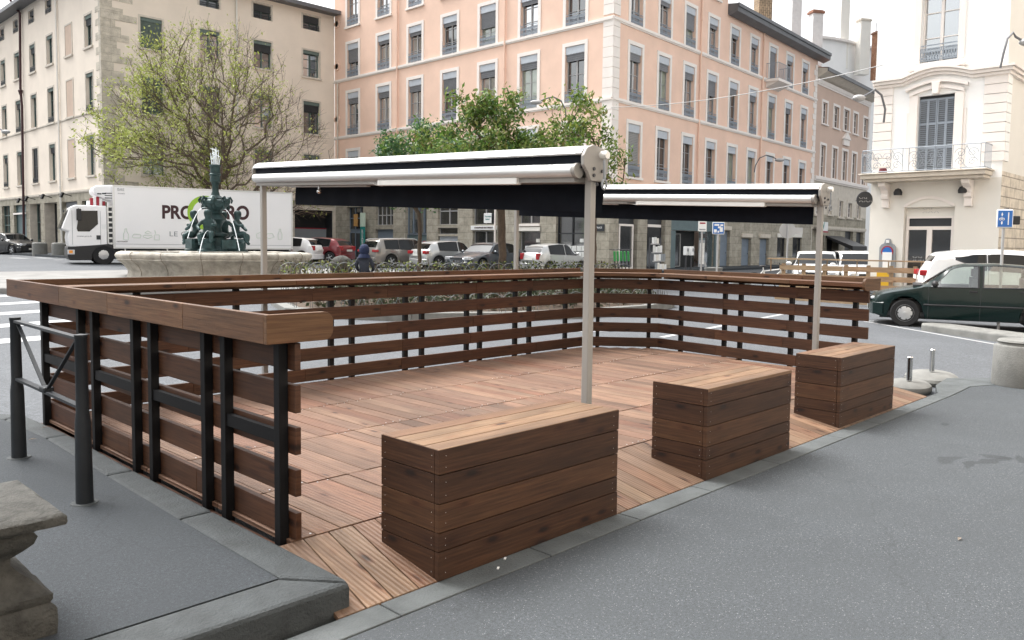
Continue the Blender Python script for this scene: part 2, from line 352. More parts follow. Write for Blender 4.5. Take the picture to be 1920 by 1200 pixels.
# raised left pavement and kerb
pl=[(-40,3.15),(1.775,3.15),(1.80,5.0),(1.83,6.6),(1.78,7.5),(1.2,8.3),(0,9.0),(-3,9.6),(-40,10)]
g=MB().prism(pl,-.4,.12,'side_asphalt','z'); struct('pavement',g)
g=MB()
ke=[(1.78,3.15),(1.785,4.2),(1.80,5.3),(1.83,6.6),(1.78,7.5),(1.2,8.3),(0,9.0)]; ko=[(1.985,2.9),(1.98,4.2),(1.975,5.3),(1.99,6.6),(1.95,7.6),(1.32,8.47),(.05,9.2)]
for i in range(6):
    a,b,c,d=ke[i],ke[i+1],ko[i+1],ko[i]; e=.004
    g.prism([(a[0],a[1]+e),(b[0],b[1]-e),(c[0],c[1]-e),(d[0],d[1]+e)][::-1],-.4,.124,'dark_granite','z')
g.prism([(1.775,3.146),(1.98,2.89),(.6,2.9),(.6,3.146)],-.4,.124,'dark_granite','z'); g.prism([(.595,3.146),(.595,2.9),(-1.4,2.9),(-1.4,3.146)],-.4,.124,'dark_granite','z'); g.prism([(-1.405,3.146),(-1.405,2.9),(-4,2.9),(-4,3.146)],-.4,.124,'dark_granite','z')
struct('kerb',g,bevel=.022)
# painted markings
g=MB()
def stripe(x0,y0,x1,y1,w,z=.004):
    a=np.array([x0,y0]);b=np.array([x1,y1]);d=nrm(b-a);n_=np.array([-d[1],d[0]])*w/2; q=[a-n_,b-n_,b+n_,a+n_]
    g.add([(p[0],p[1],gnd(p[1])+z) for p in q],[(0,1,2,3)],'road_paint')
for k in range(7): stripe(3.2-.4*k,14.2+2.0*k,6.2-.1*k,14.6+2.2*k,.55)
for k in range(6): stripe(13+1.2*k,52,14+1.2*k,47,.5)
stripe(18.94,7.18,15.3,1.95,.1); stripe(18.95,7.2,19.6,6.9,.1); stripe(14.5,8.2,11.5,10.,.12); stripe(12.4,8.3,20,9.3,.12)
struct('road_marking',g)
# plaza island round the fountain
FC=at(406,515,30.); FZ=.3
a_=[(FC[0]+9.3*math.cos(2*PI*i/64),FC[1]-.2+9.0*math.sin(2*PI*i/64)) for i in range(64)]
g=MB().prism(a_,-.5,FZ,'pale_paving','z'); struct('fountain_plaza',g,bevel=.03)
bed=[(9.0,15.6),(9.35,14.2),(10.3,12.9),(11.9,11.9),(14,11.3),(16.2,11.2),(18.2,11.8),(19.8,13.2),(20.6,15.3),(20.3,17.6),(18.5,19.2),(15.5,19.6),(12,19.4),(9.9,17.8)]
bc=np.mean(bed,axis=0)
def ringpoly(k): return [tuple(bc+(np.array(p)-bc)*k) for p in bed]
g=MB(); inner=ringpoly(.94)
for i in range(len(bed)):
    j=(i+1)%len(bed); e=.003; P=[np.array(q) for q in (bed[i],bed[j],inner[j],inner[i])]; t=nrm(P[1]-P[0])*e
    g.prism([tuple(P[0]+t),tuple(P[1]-t),tuple(P[2]-t),tuple(P[3]+t)],-.4,.17,'concrete','z')
struct('bed_kerb',g,bevel=.015)
g=MB(); i2=ringpoly(.938); i3=ringpoly(.7); n=len(bed)
g.add([(p[0],p[1],.12) for p in i2]+[(p[0],p[1],.34) for p in i3]+[(bc[0],bc[1],.4)],[(i,(i+1)%n,n+(i+1)%n,n+i) for i in range(n)]+[(n+i,n+(i+1)%n,2*n) for i in range(n)],'soil'); struct('planting_bed',g)
g=MB() # ground cover foliage
for k in range(9500):
    i=random.randrange(n); q=math.sqrt(random.random())*.96; f=random.random(); p=(np.array(inner[i])*(1-f)+np.array(inner[(i+1)%n])*f-bc)*q+bc
    h=.12+.2*min(1,(1-q)*3)+random.random()**.7*(.32); s=random.uniform(.035,.09); d1=Vector((random.gauss(0,1),random.gauss(0,1),random.gauss(0,1))).normalized(); d2=d1.cross(Vector((random.gauss(0,1),random.gauss(0,1),1))).normalized(); c=Vector((p[0],p[1],h))
    g.add([tuple(c-d1*s),tuple(c+d2*s*.5),tuple(c+d1*s),tuple(c-d2*s*.5)],[(0,1,2,3)],'hedge_leaf')
for k in range(500):
    i=random.randrange(n); q=math.sqrt(random.random())*.95; p=(np.array(inner[i])-bc)*q+bc; h=.2; c=Vector((p[0],p[1],h)); e=c+Vector((random.uniform(-.25,.25),random.uniform(-.25,.25),random.uniform(.3,.75))); g.tube([c,e],[.008,.004],'bark',3,False)
struct('ground_cover',g,'stuff')
# ---------------------------------------------------------------- wooden deck
dk=thing('wooden_terrace_deck','low ribbed brown timber terrace floor built out over the road with a sloping front edge','terrace deck',(2.05,3.5,0))
seams=[3.5,4.30,5.29,6.27,7.42]
def rightX(y): return 9.47+(y-3.5)*.11
g=MB(); bw=.145
for s in range(4):
    y0,y1=seams[s]+.006,seams[s+1]-.006; x=2.05+random.uniform(0,.0)
    while x<9.85:
        xa,xb=x,x+bw-.006; ye=y1
        if xb>9.15: ye=min(y1,7.42-(xb-9.15)*1.15)
        if xb<rightX(min(y1,6.6)) and ye>y0+.05: 
            dz=random.uniform(-.0015,.0015); g.box(xa,xb,y0,ye,.095,.12+dz,'deck_wood')
        x+=bw
g.build('floor_boards',dk,bevel=.0025).location=(-2.05,-3.5,0)
g=MB(); x=1.97
while x<9.25:
    a=.004; vs=[]
    L0=2.845 ; x1=x+bw-.006
    for z0 in (0,1):
        for yy,zz in ((3.494,.118),(L0,.008)):
            for xx in (x,x1): vs.append((xx-.085*(3.5-yy)/.65*max(0,1-(x-1.97)/7.2),yy,zz-(0 if z0 else .022)))
    x_=x; uv=lambda p:(p[1],p[0])
    fs=[(0,1,3,2),(4,6,7,5),(0,4,5,1),(2,3,7,6),(0,2,6,4),(1,5,7,3)]
    g.add([(v[0],v[1],v[2]) for v in vs],[f[::-1] for f in fs],'ramp_wood',[[(vs[k][1],vs[k][0]) for k in f[::-1]] for f in fs]); x+=bw
g.build('ramp',dk,bevel=.002).location=(-2.05,-3.5,0)
g=MB(); g.box(2.0,2.045,3.5,7.4,-.05,.075,'fence_wood'); g.box(2.05,9.4,7.40,7.43,-.1,.09,'fence_wood'); g.box(2.06,9.5,3.47,3.49,-.1,.09,'black_steel')
g.box(9.45,9.49,3.5,6.5,-.12,.09,'fence_wood'); g.build('edge_joist',dk).location=(-2.05,-3.5,0)
g=MB()
for s in seams[:4]:
    for k in range(100):
        xx=2.1+k*.0725; 
        if random.random()<.5: g.lathe([(.006,0),(.006,.002),(0,.003)],6,'bolt',(xx-2.05,s+random.choice((.03,-.03 if s>3.6 else .03))-3.5,.1215))
g.build('screws',dk)
# ---------------------------------------------------------------- slatted fences
SL=[(1.104,.967),(.896,.758),(.686,.55),(.474,.340),(.258,.117)]
def fence(label,A,B,frames,inn,outw=.15,innw=.16,caps=(0,0),joints=4,cross=True,side=1,top=1.2,slx=(0,0),shx=(0,0)):
    # local x along A->B, +y outward (away from terrace), slat inner plane at y=0
    A=np.array(A,float);B=np.array(B,float);L=float(np.linalg.norm(B-A)); ang=math.atan2(B[1]-A[1],B[0]-A[0])
    t=thing('slatted_fence',label,'fence',(A[0],A[1],0),ang,'slatted timber fences round the terrace')
    sg=side # outward = +y*sg
    def bx(m,x0,x1,y0,y1,z0,z1,mat): a,b=sorted((y0*sg,y1*sg)); m.box(x0,x1,a,b,z0,z1,mat)
    for zt,zb in SL:
        m=MB(); cuts=sorted([slx[0]]+[L*(k+1)/joints+random.uniform(-.2,.2) for k in range(joints-1)]+[L+slx[1]])
        for a,b in zip(cuts,cuts[1:]): bx(m,a+.001,b-.001,0,.032,zb+(.0 if zb>.2 else .008),zt,'fence_wood')
        m.build('slat',t,bevel=.003)
    for fr in frames:
        for x in fr:
            m=MB(); bx(m,x-.027,x+.027,.034,.084,-.1,1.12,'black_steel'); m.build('post',t,bevel=.003)
        if len(fr)==2 and cross:
            m=MB(); bx(m,fr[0]+.027,fr[1]-.027,.045,.075,.60,.665,'black_steel'); m.build('crossbar',t)
    m=MB(); cuts=[shx[0]]+[L*(k+1)/joints+random.uniform(-.15,.15) for k in range(joints-1)]+[L+shx[1]]
    for a,b in zip(cuts,cuts[1:]):
        bx(m,a,b-.002,-innw+.0,-.012,top-.048,top,'rail_wood'); bx(m,a,b-.002,-.010,outw-.0,top-.048,top,'rail_wood')
    m.build('counter_shelf',t,bevel=.004)
    m=MB(); o0,o1=caps[0],caps[1]
    for i,(a,b) in enumerate(zip(cuts,cuts[1:])): bx(m,a-(o0 if i==0 else 0),b-.002+(o1 if i==len(cuts)-2 else 0),outw+.002,outw+.034,top-.088,top+.053,'rail_wood')
    m.build('fascia_board',t,bevel=.003)
    return t,L,sg,outw,innw,top
def endcap(F,xp,th,flip=1):
    t,L,sg,ow,iw,top=F; m=MB(); r=.05
    pts=[((ow+.034)*sg,top-.088),((ow+.034)*sg,top+.053)]
    e=-(iw+.035)*sg; s=sg
    for k in range(5): a=PI/2*k/4; pts.append((e+s*r-s*r*math.sin(a),top+.053-r+r*math.cos(a)))
    for k in range(5): a=PI/2*k/4; pts.append((e+s*r-s*r*math.cos(a),top-.088+r-r*math.sin(a)))
    m.prism(pts,xp,xp+th,'rail_wood','x'); m.build('end_board',t,bevel=.003)
# left fence: inner slat plane X=2.10, outward = -X
FL=fence('dark slatted timber fence with black steel posts at the left, nearest the steel barrier',(2.10,3.49),(2.10,7.44),[(.09,.66),(.90,1.64),(1.92,2.66),(2.95,3.81)],1,outw=.165,innw=.13,caps=(0,.2),side=1,joints=4,shx=(0,.163))
endcap(FL,-.032,.032)
FB=fence('long slatted timber fence along the back of the terrace in front of the planted bed',(2.10,7.44),(9.2,7.48),[(.75,1.70),(2.79,3.06),(3.81,4.06),(4.79,5.02),(5.67,5.95),(6.71,)],1,side=1,outw=.165,innw=.13,joints=6,cross=False,shx=(.135,0),caps=(.298,.07))
FD=fence('short slatted fence piece across the far corner of the terrace',(9.2,7.48),(9.86,6.67),[(.18,.92)],1,side=1,outw=.165,innw=.13,joints=1,cross=False,caps=(.05,.06),slx=(-.012,.03))
FR_=fence('slatted timber fence with counter rail on the right behind the pale awning post',(9.86,6.67),(9.5,3.56),[(.38,),(1.12,1.37),(2.12,2.38),(2.95,)],1,side=1,outw=.165,innw=.13,joints=3,cross=False,caps=(.05,0))
endcap(FR_,FR_[1]+.002,.032)
# ---------------------------------------------------------------- bench boxes
def bench(label,x0,x1,y0=2.85,y1=3.28,zt=.637):
    t=thing('box_bench',label,'bench',(x0,y0,0),0,'timber box benches along the kerb'); W=x1-x0; D=y1-y0
    zs=[.004,.145,.236,.375,.514,zt-.002]; 
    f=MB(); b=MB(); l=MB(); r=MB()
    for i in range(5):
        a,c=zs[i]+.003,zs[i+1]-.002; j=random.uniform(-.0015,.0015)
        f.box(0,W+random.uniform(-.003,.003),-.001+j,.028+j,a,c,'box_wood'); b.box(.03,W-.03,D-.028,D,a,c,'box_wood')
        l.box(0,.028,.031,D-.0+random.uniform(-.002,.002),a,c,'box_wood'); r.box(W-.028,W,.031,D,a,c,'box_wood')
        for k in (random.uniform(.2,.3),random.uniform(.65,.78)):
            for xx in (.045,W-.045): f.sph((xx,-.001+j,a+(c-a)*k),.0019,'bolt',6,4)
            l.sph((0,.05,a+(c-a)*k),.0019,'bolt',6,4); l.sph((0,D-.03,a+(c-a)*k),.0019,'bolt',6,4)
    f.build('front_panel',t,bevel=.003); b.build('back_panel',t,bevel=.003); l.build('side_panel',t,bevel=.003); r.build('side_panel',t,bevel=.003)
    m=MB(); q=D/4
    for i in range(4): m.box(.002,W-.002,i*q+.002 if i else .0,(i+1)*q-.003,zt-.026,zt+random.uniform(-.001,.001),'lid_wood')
    m.build('lid',t,bevel=.003); return t
bench('largest brown timber box bench nearest the camera, against the kerb',2.43,3.815,2.838)
bench('middle one of the three brown timber box benches, standing on the ramp',4.81,6.06,2.838)
bench('farthest brown timber box bench, beside the rounded concrete blocks',7.08,8.38,2.865)
# ---------------------------------------------------------------- awnings
def awning(label,X,Y0,X1,Y1,z0,z1,zb0,zb1,va,vb):
    L=math.hypot(Y1-Y0,X1-X); t=thing('patio_awning',label,'awning',(X,Y0,0),-math.atan2(X1-X,Y1-Y0),'freestanding retracted awnings')
    zz=lambda y:z0+(z1-z0)*y/L
    for y,zb in ((0,zb0),(L,zb1)):
        m=MB(); s=.026; m.box(-s,s,y-s,y+s,zb,zz(y)-.16,'beige_metal'); m.build('post',t,bevel=.006)
        m=MB(); m.box(-.09,.09,y-.09,y+.09,zb,zb+.012,'beige_metal'); m.build('base_plate',t)
    # swept profiles in (x,z), drawn along y with the slope
    def sweep(prof,ya,yb,mat,name,smooth=True):
        m=MB(); n=len(prof); vs=[(p[0],y,p[1]+zz(y)) for y in (ya,yb) for p in prof]
        m.add(vs,[(i,(i+1)%n,n+(i+1)%n,n+i)[::-1] for i in range(n)]+[tuple(range(n)),tuple(range(n,2*n))[::-1]],mat); return m.build(name,t,smooth=smooth)
    cap=[(-.12,-.044)]+[(-.12+.24*k/12,-.044+.055*math.sin(PI*k/12)**.6) for k in range(1,12)]+[(.12,-.044),(.116,-.054),(-.116,-.054)]
    sweep(cap,-.02,L-.01,'alu','cassette')
    sweep([(-.09,-.135),(-.09,-.056),(.09,-.056),(.09,-.135)],-.02,L-.02,'navy_canvas','canvas_roll')
    def roll(cx,cz,r1,r2): return [(cx+r1*math.cos(2*PI*k/18),cz+r2*math.sin(2*PI*k/18)) for k in range(18)]
    for cx in (-.105,.105):
        sweep(roll(cx,-.152,.045,.043),.04,L-.05,'alu','front_bar')
        m=MB(); m.lathe([(.048,0),(.048,.03),(.03,.035),(0,.035)],16,'beige_metal',(cx,.04-.035,zz(0)-.152),'y'); m.build('bar_end_cap',t,smooth=True)
    sweep([(-.10,-.225),(-.10,-.19),(.08,-.19),(.08,-.225)],.05,L-.05,'beige_metal','support_beam',False)
    # folded arm casing with the elbow tips
    m=MB(); m.bar((-.1,.55,zz(.55)-.215),(-.1,2.2,zz(2.2)-.215),.05,.045,'white_metal'); m.add([(-.1,2.2,zz(2.2)-.2),(-.1,2.2,zz(2.2)-.24),(-.1,2.45,zz(2.4)-.205),(-.06,2.2,zz(2.2)-.2),(-.06,2.2,zz(2.2)-.24),(-.06,2.45,zz(2.4)-.205)],[(0,1,2),(5,4,3),(0,3,4,1),(1,4,5,2),(2,5,3,0)],'white_metal'); m.build('folding_arm',t,bevel=.006)
    m=MB(); m.bar((.06,2.6,zz(2.6)-.22),(.06,4.0,zz(4.0)-.22),.04,.03,'white_metal'); m.build('folding_arm',t,bevel=.004)
    m=MB(); m.tube([(-.02,3.3,zz(3.3)-.22),(-.02,3.3,zz(3.3)-.27)],.012,'chrome'); m.sph((-.02,3.3,zz(3.3)-.28),.022,'chrome'); m.build('pull_ring',t,smooth=True)
    # bracket plate
    m=MB(); pr=[(-.122,-.06),(-.09,-.01),(-.03,.014),(.04,.0),(.10,-.012),(.118,-.04),(.108,-.15),(.07,-.215),(-.05,-.215),(-.08,-.165),(-.12,-.12)]
    m.prism([(p[0],p[1]+zz(-.05)) for p in pr],-.05,-.022,'beige_metal','y')
    m.build('end_bracket',t,bevel=.005); m=MB(); m.prism([(p[0]*.98,p[1]+zz(L)) for p in pr],L-.008,L+.015,'beige_metal','y'); m.build('end_bracket',t,bevel=.005)
    m=MB()
    for bxx,bz in ((-.03,-.14),(-.03,-.18),(.05,-.15),(.085,-.05),(.0,-.235)): m.lathe([(.011,0),(.011,.008),(0,.009)],8,'dark_grey',(bxx,-.059,zz(0)+bz),'y')
    m.build('bolts',t)
    m=MB(); m.lathe([(.024,0),(.027,.02),(.027,.05),(0,.05)],12,'white_metal',(.045,-.1,zz(0)-.05),'y'); m.tube([(.03,-.085,zz(0)-.08),(.035,-.085,zz(0)-.2)],.009,'sign_grey'); m.tube([(.035,-.085,zz(0)-.2)]+[(.035+.022*math.sin(a),-.085,zz(0)-.235+.03*math.cos(a)) for a in [2*PI*k/10 for k in range(11)]],.008,'sign_grey'); m.build('crank_gear',t,smooth=True)
    # hanging valance cloth on the far bar
    m=MB(); ny,nz=60,5; ya,yb=va,vb; vs=[]
    for side_,th in ((0,0),(1,.004)):
        for j in range(nz+1):
            for i in range(ny+1):
                y=ya+(yb-ya)*i/ny; f=j/nz; vs.append((.125+th+.012*math.sin(y*5+j)*f+.006*math.sin(y*17),y,zz(y)-.17-f*.235))
    o2=(ny+1)*(nz+1); fs=[]
    for j in range(nz):
        for i in range(ny):
            a=j*(ny+1)+i; fs.append((a,a+1,a+ny+2,a+ny+1)); fs.append((o2+a,o2+a+ny+1,o2+a+ny+2,o2+a+1))
    m.add(vs,fs,'navy_canvas'); m.build('valance',t,smooth=True)
    return t
awning('nearer retracted awning, white cassette with black valance on beige posts',4.06,3.28,4.22,7.72,2.215,2.385,.12,-.08,.0,3.99)
awning('farther retracted awning, white cassette, its right post behind the farthest bench',8.1,3.55,8.1,7.84,2.235,2.395,.12,-.08,.13,4.4)
# ---------------------------------------------------------------- steel barrier at left, stone pedestal
n0_=onz(159,943,.12); f0_=onz(36,858,.12); bx_,by_=float(f0_[0]-n0_[0]),float(f0_[1]-n0_[1])
bt=thing('street_barrier','dark steel barrier with two thick posts and a V-shaped brace on the left pavement','barrier',(n0_[0],n0_[1],.12))
A_=(0,0);B_=(bx_,by_)
for q in (A_,B_):
    m=MB(); m.lathe([(.046,0),(.041,.46),(.034,.52),(.031,.925),(.034,.93),(.034,.95),(0,.955)],20,'barrier_paint',(q[0],q[1],0)); m.build('post',bt,smooth=True)
    m=MB(); m.lathe([(.075,0),(.07,.006),(0,.006)],20,'dark_granite',(q[0],q[1],0)); m.build('base_plate',bt)
def bb(y,z): return (bx_*y/1.38,by_*y/1.38,z*.965)
m=MB(); m.bar(bb(.04,.96),bb(1.34,.96),.04,.016,'barrier_paint'); m.build('top_rail',bt)
m=MB(); m.bar(bb(.04,.56),bb(1.34,.56),.04,.016,'barrier_paint'); m.build('lower_rail',bt)
for a,b in ((.08,.66),(1.3,.72)):
    m=MB(); m.bar(bb(a,.94),bb(b,.58),.022,.01,'barrier_paint'); m.build('brace',bt)
m=MB(); q_=bb(.69,.58); m.box(q_[0]-.03,q_[0]+.03,q_[1]-.05,q_[1]+.05,q_[2]-.02,q_[2]+.015,'barrier_paint'); m.build('brace_plate',bt,bevel=.01)
pt=thing('stone_pedestal','weathered square stone pedestal with a moulded waist in the bottom left corner','pedestal',(.66,3.54,.12))
def sq(prof,rot=0,sub=12):
    m=MB(); ring=[]
    for h,z in prof:
        r=[]
        for k in range(4):
            cx_,cy_=[(1,-1),(1,1),(-1,1),(-1,-1)][k]; nx,ny=[(1,1),(-1,1),(-1,-1),(1,-1)][k]
            for s in range(sub):
                f=s/sub; r.append((h*(cx_*(1-f)+nx*f),h*(cy_*(1-f)+ny*f),z))
        ring.append(r)
    n=4*sub; vs=[(x+random.gauss(0,.0011),y+random.gauss(0,.0011),z+random.gauss(0,.001)) for r in ring for x,y,z in r]
    fs=[(j*n+i,j*n+(i+1)%n,(j+1)*n+(i+1)%n,(j+1)*n+i) for j in range(len(ring)-1) for i in range(n)]+[tuple(range((len(ring)-1)*n,len(ring)*n))]
    return m.add(vs,fs,'old_stone')
prof=[(.268,0),(.272,.05),(.27,.10),(.262,.112),(.252,.12),(.262,.135),(.26,.155),(.246,.165),(.232,.18),(.205,.205),(.172,.232),(.150,.262),(.152,.285),(.185,.315),(.214,.345),(.224,.372),(.214,.388),(.232,.40),(.268,.41),(.298,.418),(.304,.43),(.302,.452),(.29,.462)]
sq(prof).build('body',pt,smooth=True,split=50)
# ---------------------------------------------------------------- right side: bollard, stone blocks, island strip
m=MB(); m.lathe([(.30,0),(.305,.02),(.295,.46),(.285,.475),(.25,.48),(.245,.50),(.262,.52),(.245,.54),(0,.545)],40,'concrete',(0,0,0))
tag(m.build('concrete_bollard',smooth=True,loc=(*onz(1913,722,0)[:2],.0)),'thick pale concrete cylinder bollard at the right edge of the pavement','bollard')
def pebble(label,x,y,z,r,px):
    t=thing('concrete_block',label,'road block',(x,y,z),.3,'rounded concrete blocks with steel stubs')
    m=MB(); pr=[(r*.9,0),(r*.98,.03),(r,.06),(r*.96,.095),(r*.82,.125),(r*.55,.145),(0,.15)]
    m.lathe(pr,28,'concrete'); o=m.build('base',t,smooth=True); o.scale=(1.25,.85,1)
    m=MB(); m.lathe([(.032,0),(.032,.27),(.034,.28),(.025,.29),(0,.29)],16,'chrome',(px,0,.16)); m.build('steel_stub',t,smooth=True)
    m=MB(); m.lathe([(.03,0),(.02,.004),(0,.002)],12,'dark_grey',(r*.55,.05,.172)); m.build('lifting_socket',t)
pebble('rounded concrete block with a steel stub, the nearer one beside the farthest bench',*onz(1704,733,gnd(3.3))[:2],gnd(3.3)-.012,.30,-.12)
pebble('flat rounded concrete block with a steel stub, the farther one toward the road',*onz(1746,716,gnd(3.3))[:2],gnd(3.3)-.012,.38,-.06)
m=MB(); a=np.array([18.5,5.75]);b=np.array([16.0,1.3]); d=nrm(b-a); n_=np.array([-d[1],d[0]])
pts=[tuple(a+n_*.35+d*.3),tuple(a+d*.05+n_*.12),tuple(a+d*.05-n_*.12),tuple(a-n_*.35+d*.3),tuple(b-n_*.35),tuple(b+n_*.35)]
struct('traffic_island',m.prism(pts,-.3,gnd(3)+.17,'concrete','z'),bevel=.03)
# litter
for (x,y,lb) in ((947,1048,'white scrap of paper on the kerb below the largest bench, the upper one'),(934,1066,'white scrap of paper on the kerb below the largest bench, the lower one')):
    p=onz(x,y,.004); m=MB(); m.box(-.012,.012,-.005,.005,0,.004,'sign_white'); o=m.build('paper_scrap',loc=(p[0],p[1],.005),rot=(0,0,.6)); tag(o,lb,'litter')
for (x,y,lb) in ((1799,1012,'small brown dry leaf on the grey pavement at the right'),(84,803,'pale dry leaf on the left kerb near the far barrier post'),(61,825,'dry leaf on the left pavement right beside the far barrier post')):
    p=onz(x,y,0 if x>500 else .128); m=MB(); m.add([(-.03,0,.003),(0,-.01,.009),(.03,0,.004),(0,.01,.01)],[(0,1,2,3)],'bark_pale'); o=m.build('dry_leaf',loc=(p[0],p[1],p[2]+.002)); tag(o,lb,'leaf')
# ---------------------------------------------------------------- buildings
S=1.17                                   # survey scale of the far houses
def zs(z): return EYE+(z-EYE)*S
class Fac:                               # a facade: local x to the right as seen from the square, -y outward
    def __init__(s,th,P0,ang,L,zb=-.3):
        s.th=th; s.P=np.array(P0[:2],float); s.a=ang; s.u=np.array([math.cos(ang),math.sin(ang)]); s.L=L; s.zb=zb
        s.e=bpy.data.objects.new('facade_frame',None); s.loc=(s.P[0]-th.location.x,s.P[1]-th.location.y,0); bpy.data.objects.remove(s.e)
        s.M=Matrix.Translation(s.loc)@Matrix.Rotation(ang,4,'Z'); s.open=[]
    def uz(s,x,y):
        r=ray(x,y); n=np.array([-s.u[1],s.u[0]]); t=(n@s.P)/(n@r[:2]); return ((r[:2]*t-s.P)@s.u, EYE+r[2]*t)
    def rect(s,x0,x1,y0,y1):
        ym=(y0+y1)/2;xm=(x0+x1)/2; return (s.uz(x0,ym)[0],s.uz(x1,ym)[0],s.uz(xm,y1)[1],s.uz(xm,y0)[1])
    def put(s,me,name,u,z,parent=None,y=0,label=None):
        o=bpy.data.objects.new(name,me); COL.objects.link(o)
        if parent is None: o.parent=s.th; o.matrix_local=s.M@Matrix.Translation((u,y,z))
        else: o.parent=parent; o.location=(0,0,0)
        if label:o['label']=label
        return o
    def part(s,mb,name,smooth=False,bevel=0,label=None):
        o=mb.build(name,s.th,smooth,bevel); o.matrix_local=s.M
        if label:o['label']=label
        return o
    def wall(s,bands,depth=.28,thick=.4,name='wall'):
        # bands: list of (z0,z1,mat); openings (u0,u1,z0,z1[,depth]) cut out, with reveals
        m=MB(); us=sorted(set([0,s.L]+[round(o[k],3) for o in s.open for k in (0,1)])); zl=sorted(set([b[0] for b in bands]+[b[1] for b in bands]+[round(o[k],3) for o in s.open for k in (2,3)]))
        for i in range(len(us)-1):
            zc=None
            for j in range(len(zl)-1):
                um=(us[i]+us[i+1])/2; zm=(zl[j]+zl[j+1])/2
                if any(o[0]<um<o[1] and o[2]<zm<o[3] for o in s.open): continue
                mt=next((b[2] for b in bands if b[0]<=zm<=b[1]),None)
                if mt is None: continue
                a,b,c,d=us[i],us[i+1],zl[j],zl[j+1]; m.add([(a,0,c),(b,0,c),(b,0,d),(a,0,d)],[(0,1,2,3)],mt)
        for o in s.open:
            a,b,c,d=(round(q,3) for q in o[:4]); D=o[4] if len(o)>4 else depth; mt=next((q[2] for q in bands if q[0]<=(c+d)/2<=q[1]),bands[0][2])
            if len(o)>5: mt=o[5]
            m.add([(a,0,c),(b,0,c),(b,0,d),(a,0,d),(a,D,c),(b,D,c),(b,D,d),(a,D,d)],[(0,3,7,4),(1,5,6,2),(0,4,5,1),(3,2,6,7)],mt)
        return s.part(m,name)
WM={}
def wmesh(key,fn):
    if key not in WM: WM[key]=fn()
    return WM[key]
def rnd(x): return round(x,2)
